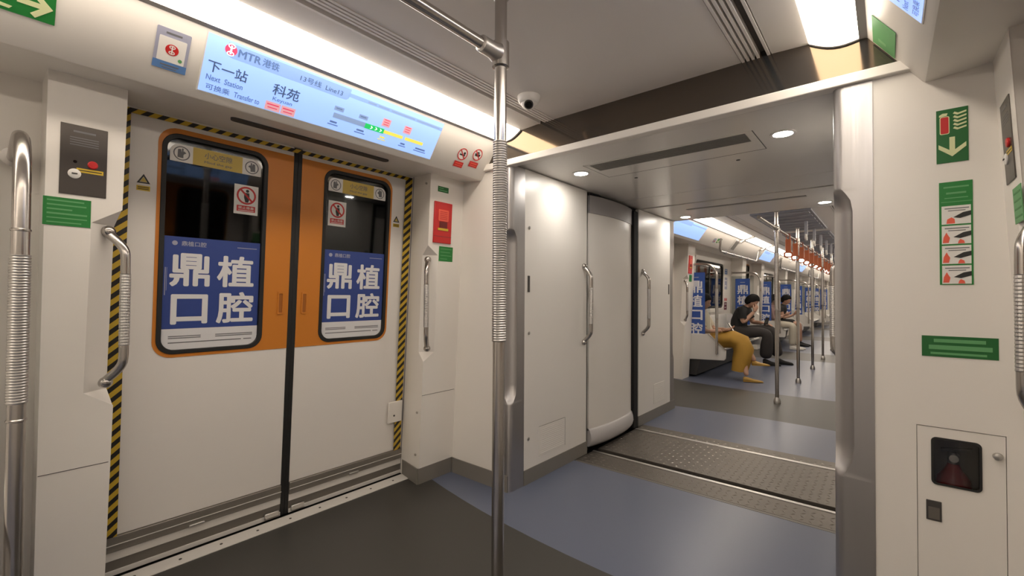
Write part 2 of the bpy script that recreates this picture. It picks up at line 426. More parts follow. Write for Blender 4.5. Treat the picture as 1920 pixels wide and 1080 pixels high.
for i, (a, b) in enumerate(segs):
    ceiling_light(-1, a, b, '%s light strip segment of the row along the far carriage' % ordn[i], 'ceiling light strips')
    ceiling_light(1, a, b, '%s strip segment on the hidden right side of the far carriage' % ordn[i], 'ceiling light strips')
    if i:
        h = empty('light_bracket', loc=(-0.80, a-0.035, 2.06)); tag(h, 'white hanger at the near end of the %s far light segment' % ordn[i], 'bracket', 'light strip hangers')
        MB().prism([(-0.10, -0.02), (0.13, 0.055), (0.13, 0.025), (0.02, 0.005), (-0.06, -0.05)], -0.03, 0.03, 'y').build('arm', WHITE, h, bevel=0.006)
        MB().box(-0.09, -0.05, -0.022, 0.022, -0.06, -0.02).build('foot', BUMPER, h, bevel=0.004)

# ------------------------------------------------------------------ side walls
def side_panel(s, y0, y1, z0, z1, name, m, parent, x=1.42, lean=0.02, t=0.06):
    return MB().prism([(s*(x-lean*z0), z0), (s*(x-lean*z1), z1), (s*(x-lean*z1+t), z1), (s*(x-lean*z0+t), z0)], y0, y1, 'y').build(name, m, parent)
wl = struct(side_panel(-1, YB, 0.16, 0.0, 1.92, 'wall_left', WHITE, None), 'white side wall left of the doors')
wr = struct(side_panel(1, YB, 0.10, 0.0, 1.92, 'wall_right', WHITE, None), 'white side wall on the right')
# far walls are built around the windows and door openings
def far_wall(s, name):
    root = None
    spans = []; prev = YF
    for c in DOORS_FAR: spans.append((prev, c-0.675)); prev = c+0.675
    spans.append((prev, YZ))
    for (a, b) in spans:
        w = b-a
        if w > 2.5:
            wa, wb = a+0.90, b-0.86; pieces = [(a, wa, 0, 1.92), (wb, b, 0, 1.92), (wa, wb, 0, 0.93), (wa, wb, 1.76, 1.92)]
        else: pieces = [(a, b, 0, 1.92)]; wa = None
        for p in pieces:
            if root is None: root = struct(side_panel(s, p[0], p[1], p[2], p[3], name, WHITE, None), 'white side wall of the far carriage')
            else: side_panel(s, p[0], p[1], p[2], p[3], 'wall_panel', WHITE, root)
        if wa: WINS.append((s, wa, wb))
    return root
WINS = []
far_wall(-1, 'wall_left_far'); far_wall(1, 'wall_right_far')
wn = 0
for s, a, b in WINS:
    wn += 1
    M = frame((s*(1.42-0.02*1.345), (a+b)/2, 1.345), (0, -s, 0), (-s*0.02, 0, 1))
    w = struct(empty('window_%d' % wn, M)); hw, hh = (b-a)/2, 0.415
    n = MB().ring(rrect(-hw-0.05, hw+0.05, -hh-0.05, hh+0.05, 0.13), rrect(-hw+0.02, hw-0.02, -hh+0.02, hh-0.02, 0.09), 0.0, 0.022).build('window_frame', WHITE, w, bevel=0.006)
    MB().ring(rrect(-hw+0.0, hw-0.0, -hh+0.0, hh-0.0, 0.09), rrect(-hw+0.05, hw-0.05, -hh+0.05, hh-0.05, 0.08), -0.015, 0.012).build('window_seal', BLACK, w)
    MB().prism(rrect(-hw+0.03, hw-0.03, -hh+0.03, hh-0.03, 0.08), -0.008, -0.002).build('pane', GLASS, w)
    MB().box(-0.02, 0.02, -hh+0.04, hh-0.04, -0.01, 0.004).build('mullion', BLACK, w)
for s in (-1, 1):
    struct(MB().box(min(s*2.3, s*2.4), max(s*2.3, s*2.4), YB-1, YZ+1, -1.0, 3.5).build('wall_tunnel_%s' % ('left' if s < 0 else 'right'), TUNNEL), 'dark tunnel wall outside the windows')
struct(MB().box(-1.5, 1.5, YB-0.05, YB, 0, 2.2).build('wall_back', WHITE), 'plain white wall behind the viewer')
struct(MB().box(-1.5, 1.5, YZ, YZ+0.05, 0, 2.2).build('wall_far_end', WHITE), 'white wall at the distant end of the train')

# ------------------------------------------------------------------ door pillars (chamfered corner pockets hold the grab handles)
def pillar(name, s, yk0, yb, label, z1=1.90, lean=0.0):
    """corner towards the doorway at yk, other side at yb"""
    d = 1 if yb > yk0 else -1
    def sec(z, cut):
        yk = yk0+lean*z
        xk = pil_x(z); xr = door_x(z)+0.01
        c1, c2 = max(cut, 0.0015), max(cut*0.62, 0.001)
        pts = [(xr, yk+d*0.04), (xk+c2*1.25, yk+d*(0.003+c2*0.2)), (xk, yk+d*c1), (xk, yb), (xr, yb)]
        return [(s*x, y, z) for x, y in pts]
    zs = [(0.0, 0), (0.745, 0), (0.80, 0.082), (1.395, 0.082), (1.45, 0), (z1, 0)]
    root = struct(MB().loft([sec(z, c) for z, c in zs]).build(name, WHITE, smooth=10), label)
    return root
pl1 = pillar('wall_left_pillar', -1, 0.313, 0.135, 'white door pillar left of the doorway with the steel control plate', lean=0.0130)
pl2 = pillar('wall_left_pillar.001', -1, 1.735, YE, 'white door pillar between the doorway and the end wall with the red alarm box')
pl3 = pillar('wall_right_pillar', 1, 1.775, YE, 'white door pillar at the right edge beside the extinguisher cabinet')
pl4 = pillar('wall_right_pillar.001', 1, 0.322, 0.10, 'white door pillar right of the viewer')
for c in DOORS_FAR:
    for s in (-1, 1):
        for d in (-1, 1):
            pillar('wall_%s_pillar.002' % ('left' if s < 0 else 'right'), s, c+d*0.69, c+d*0.98, 'white door pillar in the far carriage')
def seam(parent, a, b, r=0.0012):
    MB().tube([a, b], r, 6).build('panel_seam', GROOVE, parent)
zz = 0.54
for p, s, ya_, yb_ in ((pl1, -1, 0.137, 0.313), (pl2, -1, 1.737, 2.0)):
    seam(p, (s*pil_x(zz), ya_, zz), (s*pil_x(zz), yb_, zz))
for z in (0.13, 0.30, 0.38):
    if z == 0.13: continue
for (yy, z) in ((1.741, 0.43), (1.741, 0.17), (1.741, 1.83)):
    MB().lathe([(0.007, -0.004), (0.007, 0.003), (0.003, 0.0045)], (-(pil_x(z)+0.045), yy, z), 'y', 12).build('screw', POLE_DULL, pl2)

def skirting(name, poly_pts, h=0.09, t=0.006, zz0=0.0, m=SKIRT):
    b = MB()
    for (x0, y0), (x1, y1) in zip(poly_pts[:-1], poly_pts[1:]):
        dv = Vector((x1-x0, y1-y0, 0)); n = Vector((dv.y, -dv.x, 0)).normalized()*t
        q = [(x0, y0), (x1, y1), (x1+n.x, y1+n.y), (x0+n.x, y0+n.y)]
        b.prism(q, zz0, zz0+h)
    return b.build(name, m)
sk = skirting('baseboard_left', [(-1.47, 1.770), (-1.271, 1.732), (-1.271, 2.004), (-0.785, 2.004)], 0.095); struct(sk, 'dark grey skirting around the door pillar and end wall')
MB().box(-1.262, -1.250, 1.996, 2.004, 0.001, 0.097).build('corner_cap', ALU, sk)
sk2 = skirting('baseboard_right', [(0.785, 2.004), (1.271, 2.004), (1.271, 1.772), (1.47, 1.80)], 0.095); struct(sk2)

# ------------------------------------------------------------------ end wall of the near car
we = struct(MB().box(-1.40, -0.88, YE, YE+0.12, 0.0, 1.93).build('wall_end_left', WHITE), 'white end wall left of the gangway opening')
wer = struct(MB().box(0.88, 0.992, YE, YE+0.12, 0.0, 1.93).build('wall_end_right', WHITE), 'white end wall right of the gangway opening')
MB().box(1.195, 1.40, YE, YE+0.12, 0.0, 1.93).build('wall_panel', WHITE, wer)
MB().box(0.992, 1.195, YE, YE+0.12, 0.731, 1.93).build('wall_panel', WHITE, wer)
MB().box(0.992, 1.195, YE, YE+0.12, 0.0, 0.06).build('wall_panel', WHITE, wer)
tr = struct(MB().box(-1.05, 1.05, YE-0.022, YE+0.03, 1.915, 1.953).build('trim_5', WHITE, bevel=0.004), 'white lintel strip across the top of the gangway opening')
bk = struct(MB().box(-1.02, 1.02, YE-0.004, YE+0.02, 1.953, 2.20).build('wall_bulkhead', DARKGLOSS), 'glossy dark bulkhead band above the gangway lintel')

def corner_post(name, s, y0, d, label):
    """brushed metal corner with a long finger groove; d = +1 opening ahead, -1 behind"""
    R = 0.03
    def sec(z, cut):
        pts = [(-0.115, 0.0)]
        c = cut
        n = 8
        if c < 1e-4:
            for k in range(n+1):
                a = math.pi/2*k/n; pts.append((-R+R*math.sin(a), R-R*math.cos(a)))
        else:
            # concave scoop
            for k in range(n+1):
                a = math.pi/2*k/n
                fx, fy = -R+R*math.sin(a), R-R*math.cos(a)
                gx, gy = -c*1.15*math.cos(a)-0.0, c*1.15*math.sin(a)
                w = min(1, c/0.05)
                pts.append((fx*(1-w)+gx*w, fy*(1-w)+gy*w))
        pts += [(0.0, 0.13), (-0.115, 0.13)]
        return [(s*(GX-x), y0+d*y, z) for x, y in pts]
    zs = [(0.0, 0), (0.505, 0), (0.515, 0.018), (0.53, 0.032), (0.56, 0.046), (0.62, 0.05), (1.46, 0.05), (1.50, 0.046), (1.525, 0.035), (1.54, 0.018), (1.548, 0), (1.925, 0)]
    return struct(MB().loft([sec(z, c) for z, c in zs]).build(name, POST, smooth=40), label)
corner_post('trim_6', -1, YE-0.004, 1, 'brushed metal corner post with finger groove at the left of the gangway opening')
corner_post('trim_7', 1, YE-0.004, 1, 'brushed metal corner post with finger groove at the right of the gangway opening')
corner_post('trim_8', -1, YF+0.004, -1, 'metal corner post at the far end of the gangway'); corner_post('trim_9', 1, YF+0.004, -1, 'metal corner post at the far right end of the gangway')
for s in (-1, 1):
    struct(MB().box(min(s*0.88, s*1.5), max(s*0.88, s*1.5), YF-0.10, YF, 0.0, 2.2).build('wall_end_far_%s' % ('left' if s < 0 else 'right'), WHITE), 'end wall of the far carriage beside the gangway')
struct(MB().box(-0.88, 0.88, YF-0.06, YF, 1.935, 2.2).build('wall_bulkhead_far', DARKGLOSS), 'bulkhead above the far end of the gangway')

# ------------------------------------------------------------------ gangway
def gangway_side(s):
    side = 'left' if s < 0 else 'right'
    X = lambda x: s*x
    def bx(x0, x1, y0, y1, z0, z1): return MB().box(min(X(x0), X(x1)), max(X(x0), X(x1)), y0, y1, z0, z1)
    w = struct(bx(GX+0.001, GX+0.04, 2.136, 2.868, 0.088, 1.925).build('wall_gangway_%s' % side, WHITE), 'white near panel on the %s of the gangway' % side)
    bx(GX-0.004, GX+0.03, 2.136, 2.875, 0.0, 0.09).build('skirting', SKIRT, w)
    bx(GX+0.03, GX+0.05, 2.868, 2.95, 0.0, 1.93).build('gap_lining', SHADOWBLACK, w)
    bx(GX+0.001, GX+0.012, 2.868, 2.873, 0.09, 1.925).build('edge_profile', POLE_DULL, w)
    for z in (1.57, 0.92, 0.272):
        MB().lathe([(0.0105, -0.002), (0.0105, 0.003), (0.005, 0.004)], (X(GX), 2.18, z), 'x', 14).build('screw', POLE_DULL, w) if s > 0 else MB().lathe([(0.0105, 0.002), (0.0105, -0.003+0.006), (0.005, 0.0045)], (X(GX), 2.18, z), 'x', 14).build('screw', POLE_DULL, w)
    bx(GX-0.003, GX+0.01, 2.166, 2.186, 1.172, 1.273).build('latch_plate', GROOVE, w, bevel=0.002)
    v = bx(GX-0.0015, GX+0.01, 2.29, 2.585, 0.135, 0.32).build('vent_panel', WHITE, w, bevel=0.001)
    for k in range(13):
        bx(GX-0.003, GX-0.001, 2.30, 2.575, 0.148+k*0.0125, 0.152+k*0.0125).build('louvre', WHITE, v)
    seam(w, (X(GX), 2.29, 0.322), (X(GX), 2.587, 0.322)); seam(w, (X(GX), 2.587, 0.135), (X(GX), 2.587, 0.322))
    w2 = struct(bx(GX+0.001, GX+0.04, 3.765, 4.52, 0.088, 1.925).build('wall_gangway_%s.001' % side, WHITE), 'white far panel on the %s of the gangway' % side)
    bx(GX-0.004, GX+0.03, 3.76, 4.64, 0.0, 0.09).build('skirting', SKIRT, w2)
    bx(GX+0.03, GX+0.05, 3.64, 3.77, 0.0, 1.93).build('gap_lining', SHADOWBLACK, w2)
    bx(GX-0.002, GX+0.05, 3.66, 3.752, 0.0, 1.90).build('recess_shade', SHADOWBLACK, w2, bevel=0.01)  # near-black block standing in for the shade of the recess
    v = bx(GX-0.0015, GX+0.01, 4.10, 4.36, 0.135, 0.32).build('vent_panel', WHITE, w2, bevel=0.001)
    for k in range(13):
        bx(GX-0.003, GX-0.001, 4.11, 4.35, 0.148+k*0.0125, 0.152+k*0.0125).build('louvre', WHITE, v)
    bx(GX-0.003, GX+0.01, 4.47, 4.49, 1.172, 1.273).build('latch_plate', GROOVE, w2, bevel=0.002)
    # bulging turntable panel
    def curve(off, n=18):
        pts = []
        for i in range(n+1):
            f = i/n; y = 2.93+0.73*f
            x = 0.812-0.066*math.sin(math.pi*min(1, max(0, 0.06+0.90*f)))**0.55
            pts.append((X(x-off), y))
        return pts
    def sheet(off, z0, z1, name, m, parent, t=0.03, b=0.0):
        a = curve(off); c = [(x+s*t, y) for x, y in a]
        return MB().prism(a+c[::-1], z0, z1).build(name, m, parent, smooth=50, bevel=b)
    c = struct(sheet(0.0, 0.15, 1.78, 'wall_gangway_%s.002' % side, WHITE, None), 'bulging white turntable panel on the %s of the gangway' % side)
    sheet(0.006, 1.772, 1.905, 'top_band', GREYCAP, c)
    a = curve(0.018); secs = []
    for zf, o in ((0.03, 0.002), (0.05, 0.016), (0.085, 0.024), (0.12, 0.02), (0.15, 0.010), (0.163, 0.0)):
        secs.append([(x, y, zf) for x, y in curve(o)]+[(x+s*0.04, y, zf) for x, y in curve(0)[::-1]])
    MB().loft(secs).build('bumper', BUMPER, c, smooth=60)
    return w
gangway_side(-1); gangway_side(1)
gc = struct(MB().box(-1.0, 1.0, YE+0.03, YF-0.06, 1.96, 1.99).build('ceiling_gangway', WHITE_GLOSS), 'glossy low ceiling over the gangway')
for (a, b, dz) in ((YE+0.02, 2.945, 0.0), (2.95, 3.40, 0.006), (3.406, 3.82, 0.006), (3.826, 4.635, 0.0)):
    MB().box(-0.80, 0.80, a, b, GZ+dz, GZ+0.03).build('ceiling_panel', WHITE_GLOSS, gc, bevel=0.002)
vp = MB().box(-0.47, 0.44, 2.315, 2.64, GZ-0.0015, GZ+0.005).build('access_panel', WHITE_GLOSS, gc, bevel=0.001)
MB().box(-0.437, 0.405, 2.335, 2.47, GZ-0.003, GZ+0.004).build('air_slot', VENTG, vp)
for k in range(1, 9): MB().box(-0.437, 0.405, 2.335+k*0.015-0.0015, 2.335+k*0.015+0.0015, GZ-0.0045, GZ).build('slot_blade', VENTG, vp)
for a, b in (((-0.47, 2.64, GZ-0.001), (0.44, 2.64, GZ-0.001)), ((-0.47, 2.315, GZ-0.001), (-0.47, 2.64, GZ-0.001)), ((0.44, 2.315, GZ-0.001), (0.44, 2.64, GZ-0.001))): seam(gc, a, b, 0.0016)
MB().box(-0.45, 0.45, 4.05, 4.10, GZ-0.002, GZ+0.002).build('air_slot', VENTG, gc)
for x in (-0.34, 0.275): MB().lathe([(0.011, 0.003), (0.011, -0.002), (0.006, -0.003)], (x, 2.768, GZ), 'z', 14).build('screw', GROOVE, gc)
for x, y, l in ((-0.565, 2.448, 'near left'), (0.545, 2.448, 'near right'), (-0.585, 4.43, 'far left'), (0.535, 4.43, 'far right')):
    d = empty('downlight', loc=(x, y, GZ)); tag(d, 'round recessed downlight in the gangway ceiling, %s one of four' % l, 'downlight', 'gangway downlights')
    MB().lathe([(0.041, -0.0015), (0.041, -0.004), (0.0, -0.0045)], (0,0,0), 'z', 28).build('lens', DOWN, d)
    b = MB(); b.ring(circ(0, 0, 0.054, 28), circ(0, 0, 0.042, 28), -0.005, 0.001); b.build('bezel', SIGNW, d)

# ------------------------------------------------------------------ sliding doors
T = Matrix.Translation
def door_frame(s, c): return frame((s*1.505, c, 0), (0, -s, 0), (-s*0.06, 0, 1))
WIN = 0.352; WW = 0.2015; WZ0, WZ1 = 0.897, 1.828
def door_leaf(name, M, k, label):
    """k = -1 leaf at the reader's left, +1 at the right; local x across, y up, z into the car"""
    r = struct(empty(name, M), label)
    fx = lambda x0, x1: (min(k*x0, k*x1), max(k*x0, k*x1))
    a, b = fx(0.021, 0.735); wa, wb = fx(WIN-WW, WIN+WW); n = 7
    MB().ring(rrect(a, b, 0.165, 1.905, 0.001, n), rrect(wa, wb, WZ0, WZ1, 0.058, n), -0.032, 0.0).build('leaf_panel', DOORW, r, smooth=30)
    oa, ob = fx(0.0212, 0.574)
    rc = [0.07, 0.001, 0.001, 0.07] if k < 0 else [0.001, 0.07, 0.07, 0.001]
    MB().ring(rrect(oa, ob, 0.875, 1.857, rc, n), rrect(wa-0.001, wb+0.001, WZ0-0.001, WZ1+0.001, 0.059, n), -0.002, 0.0022).build('orange_panel', ORANGE, r, smooth=30)
    w = MB().ring(rrect(wa-0.008, wb+0.008, WZ0-0.008, WZ1+0.008, 0.062, n), rrect(wa+0.010, wb-0.010, WZ0+0.010, WZ1-0.010, 0.05, n), -0.018, 0.006).build('window_seal', BLACK, r, smooth=40, bevel=0.002)
    MB().prism(rrect(wa+0.004, wb-0.004, WZ0+0.004, WZ1-0.004, 0.052), -0.014, -0.008).build('pane', GLASS, w)
    # finger pull
    ha, hb = fx(0.045, 0.075)
    p = MB().ring(rrect(ha, hb, 1.05, 1.165, 0.004, 3), rrect(ha+0.006, hb-0.006, 1.058, 1.155, 0.004, 3), 0.002, 0.007).build('finger_pull', ORANGE, r, bevel=0.001)
    MB().box(ha+0.005, hb-0.005, 1.057, 1.156, 0.0015, 0.0035).build('pull_recess', mat_orange_shade, p)
    # seal at the meeting edge
    sa, sb = fx(-0.0005, 0.0205)
    MB().box(sa, sb, 0.0, 1.90, -0.03, 0.004).build('meeting_seal', BLACK, r, bevel=0.003)
    # kick strips at the bottom
    MB().box(a, b, 0.100, 0.163, -0.032, 0.010).build('aluminium_rail', RAILM, r, bevel=0.003)
    MB().box(a, b, 0.128, 0.131, 0.010, 0.0125).build('rail_bead', SILLW, r)
    MB().box(a, b, 0.064, 0.100, -0.032, 0.004).build('kick_strip', SILLW, r)
    MB().box(a, b, 0.022, 0.064, -0.032, 0.001).build('dark_band', BANDG, r)
    MB().box(a, b, 0.003, 0.022, -0.032, 0.008).build('bottom_lip', SILLW, r)
    g = fx(0.03, 0.10)
    MB().box(g[0], g[1], 0.012, 0.040, 0.004, 0.020).build('guide_shoe', ALU, r, bevel=0.004)
    g = fx(0.36, 0.42)
    MB().box(g[0], g[1], 0.100, 0.112, 0.008, 0.018).build('rail_clip', ALU, r, bevel=0.003)
    return r
mat_orange_shade = mat('door_orange_shade', (0.36, 0.115, 0.014), 0.5, var=0.03)  # darkened copy of the door orange, shade painted inside the pull
ML = door_frame(-1, DC)
door_leaf('door_1', ML, -1, 'left sliding leaf of the train door, white with orange window surround')
door_leaf('door_2', ML, 1, 'right sliding leaf of the train door, white with orange window surround')
MR = door_frame(1, DC)
d3 = door_leaf('door_3', MR, -1, 'sliding leaf on the opposite side'); d4 = door_leaf('door_4', MR, 1, 'sliding leaf on the opposite side')
dn = 5
for c in DOORS_FAR:
    for s, src in ((-1, None), (1, None)):
        for q in (d3, d4):
            o = copy_tree(q); o.name = 'door_%d' % dn; o.matrix_world = door_frame(s, c); dn += 1
            o['label'] = 'sliding door leaf in the far carriage'

# sill plates
for s in (-1, 1):
    for c in (DC,)+DOORS_FAR:
        o = struct(MB().box(min(s*1.472, s*1.384), max(s*1.472, s*1.384), c-0.735, c+0.735, -0.015, 0.004).build('trim_10', SILLW, bevel=0.001), 'light metal door sill with screws')
        for k in range(9):
            MB().lathe([(0.006, 0.0), (0.006, 0.0015), (0.003, 0.002)], (s*1.425, c-0.62+k*0.155, 0.004), 'z', 10).build('screw', GROOVE, o)
        MB().box(min(s*1.56, s*1.47), max(s*1.56, s*1.47), c-0.735, c+0.735, -0.03, -0.012).build('sill_gap', SHADOWBLACK, o)
        # jamb linings close the pocket behind the tape
        for d in (-1, 1):
            MB().box(min(s*1.37, s*1.55), max(s*1.37, s*1.55), min(c+d*0.727, c+d*0.775), max(c+d*0.727, c+d*0.775), 0.0, 1.92).build('jamb_lining', GREYCAP, o)

# hazard tape round the near doorway
def tape(name, M, x0, x1, y0, y1, m, label):
    o = MB().box(-(x1-x0)/2, (x1-x0)/2, -(y1-y0)/2, (y1-y0)/2, 0.0, 0.003).build(name, m)
    o.matrix_world = M @ T(((x0+x1)/2, (y0+y1)/2, 0.010)); return struct(o, label)
tape('trim_11', ML, -0.712, -0.666, 0.165, 1.885, HAZ, 'yellow and black hazard tape down the left edge of the doorway')
tape('trim_12', ML, 0.662, 0.712, 0.165, 0.350, HAZ2, 'short yellow and black hazard tape below the white cover on the right door edge')
tape('trim_13', ML, 0.662, 0.712, 0.480, 1.885, HAZ2, 'yellow and black hazard tape down the right edge of the doorway')
tape('trim_14', ML, -0.712, 0.712, 1.874, 1.893, HAZ, 'yellow and black hazard tape along the top of the doorway')
cv = empty('edge_cover', ML @ T((0.672, 0.415, 0.010))); tag(cv, 'small white cover plate with a screw interrupting the right hazard tape', 'cover plate')
MB().box(-0.065, 0.035, -0.066, 0.066, 0.0, 0.012).build('plate', WHITE, cv, bevel=0.003)
MB().lathe([(0.006, 0.012), (0.006, 0.014), (0.003, 0.015)], (-0.025, -0.022, 0), 'z', 12).build('screw', GROOVE, cv)
MB().box(0.032, 0.044, -0.066, 0.066, -0.002, 0.006).build('rubber_stop', GREYCAP, cv)

# ------------------------------------------------------------------ door window prints
def window_poster(M, uc, which):
    r = empty('window_poster', M @ T((uc, 0.905, -0.0075)))
    tag(r, 'blue poster with four large white characters on the lower %s door window' % which, 'poster', 'door window posters')
    W_ = 0.189
    MB().prism(rrect(-W_, W_, 0.0, 0.093, [0.048, 0.048, 0.0005, 0.0005]), 0, 0.0012).build('white_footer', POSTER_W, r)
    MB().box(-W_, W_, 0.093, 0.494, 0, 0.0012).build('blue_sheet', POSTER_BLUE, r)
    for ch, (x0, x1, y0, y1) in (('鼎', (-0.168, -0.018, 0.278, 0.424)), ('植', (0.010, 0.166, 0.278, 0.424)), ('口', (-0.160, -0.022, 0.112, 0.244)), ('腔', (0.012, 0.168, 0.110, 0.256))):
        text(ch, (x0, x1, y0, y1), 0.0014, POSTER_W, r, 'character', bold=0.0125)
    text('鼎植口腔', (-0.128, -0.035, 0.455, 0.477), 0.0014, STICKG, r, 'small_logo_lettering', bold=0.01)
    MB().prism(circ(-0.152, 0.466, 0.010), 0.0012, 0.0018).build('logo_disc', STICKG, r)
    bars('fine_print', [(-0.165, -0.045, 0.058, 0.062), (-0.165, -0.045, 0.050, 0.054), (0.012, 0.168, 0.058, 0.062), (0.012, 0.168, 0.050, 0.054), (-0.165, 0.12, 0.030, 0.0345), (0.13, 0.165, 0.030, 0.0345)], 0.0012, 0.0017, INKG, r)
    bars('side_print', [(-0.184, -0.181, 0.24, 0.36), (-0.178, -0.1765, 0.26, 0.36)], 0.0012, 0.0016, STICKG, r)
    bars('corner_print', [(0.09, 0.175, 0.463, 0.466)], 0.0012, 0.0016, STICKG, r)
def pictogram(parent, cx, cy, r, flip=1):
    MB().ring(circ(cx, cy, r), circ(cx, cy, r*0.86), 0.001, 0.0018).build('ring', INKG, parent)
    MB().prism([(cx+flip*r*a, cy+r*b) for a, b in ((-0.5, -0.6), (0.1, -0.65), (0.25, -0.1), (0.55, 0.1), (0.3, 0.35), (0.0, 0.1), (-0.1, 0.6), (-0.45, 0.55))][::flip], 0.001, 0.0018).build('hand_figure', INKG, parent)
    MB().box(cx+flip*r*0.1-r*0.10, cx+flip*r*0.1+r*0.10, cy-r*0.65, cy+r*0.7, 0.0018, 0.0022).build('door_line', INKG, parent)
def warning_band(M, uc, which):
    r = empty('warning_band', M @ T((uc, 1.757, -0.0075)))
    tag(r, 'white and yellow warning band across the top of the %s door window' % which, 'sign', 'door window warning bands')
    MB().prism(rrect(-0.180, 0.180, -0.037, 0.038, [0.003, 0.003, 0.035, 0.035]), 0, 0.001).build('white_band', SIGNW, r)
    MB().box(-0.098, 0.098, -0.037, 0.038, 0.001, 0.0016).build('yellow_field', YELLOWP, r)
    text('小心空隙', (-0.055, 0.055, -0.002, 0.026), 0.0016, INKG, r, 'lettering', bold=0.004)
    text('Mind the gap', (-0.055, 0.055, -0.026, -0.012), 0.0016, INKG, r, 'lettering', bold=0.006)
    pictogram(r, -0.139, 0.0, 0.030, 1); pictogram(r, 0.139, 0.0, 0.030, -1)
def lean_sign(M, uc, which):
    r = empty('prohibition_sign', M @ T((uc, 1.600, -0.0075)))
    tag(r, 'white sticker with a red crossed-out circle on the %s door window' % which, 'sign', 'door prohibition stickers')
    MB().box(-0.052, 0.052, -0.069, 0.069, 0, 0.001).build('sheet', SIGNW, r)
    MB().ring(circ(0, 0.020, 0.042), circ(0, 0.020, 0.034), 0.001, 0.0018).build('red_ring', RED, r)
    MB().prism([(-0.030, 0.045), (-0.024, 0.051), (0.030, -0.005), (0.024, -0.011)], 0.0018, 0.0022).build('red_slash', RED, r)
    b = MB(); b.prism(circ(0.004, 0.042, 0.007, 12), 0.001, 0.0015); b.prism([(-0.010, 0.033), (0.012, 0.033), (0.014, 0.008), (0.008, -0.012), (-0.004, -0.012), (-0.010, 0.010)], 0.001, 0.0015); b.build('person_figure', INK, r)
    MB().box(-0.040, 0.040, -0.056, -0.028, 0.001, 0.0016).build('red_label', RED, r)
    text('禁止倚靠', (-0.034, 0.034, -0.045, -0.032), 0.0016, SIGNW, r, 'lettering', bold=0.004)
    bars('fine_print', [(-0.034, 0.034, -0.0525, -0.0495)], 0.0016, 0.002, SIGNW, r)
for uc, w in ((-WIN, 'left'), (WIN, 'right')):
    window_poster(ML, uc, w); warning_band(ML, uc, w)
lean_sign(ML, -0.232, 'left'); lean_sign(ML, 0.228, 'right')
for uc, w in ((-0.618, 'left'), (0.612, 'right')):
    r = empty('pinch_sticker', ML @ T((uc, 1.605, 0.0005))); tag(r, 'small triangular pinch warning sticker on the white %s door edge' % w, 'sticker', 'pinch warning stickers')
    MB().ring([(-0.022, -0.002), (0.022, -0.002), (0, 0.036)], [(-0.013, 0.003), (0.013, 0.003), (0, 0.026)], 0, 0.001).build('triangle', INK, r)
    MB().prism([(-0.012, 0.004), (0.012, 0.004), (0, 0.024)], 0, 0.0008).build('triangle_fill', YELLOWP, r)
    MB().box(-0.022, 0.022, -0.032, -0.012, 0, 0.001).build('yellow_label', YELLOW, r)
    bars('fine_print', [(-0.018, 0.018, -0.020, -0.017), (-0.018, 0.018, -0.027, -0.024)], 0.001, 0.0014, INK, r)

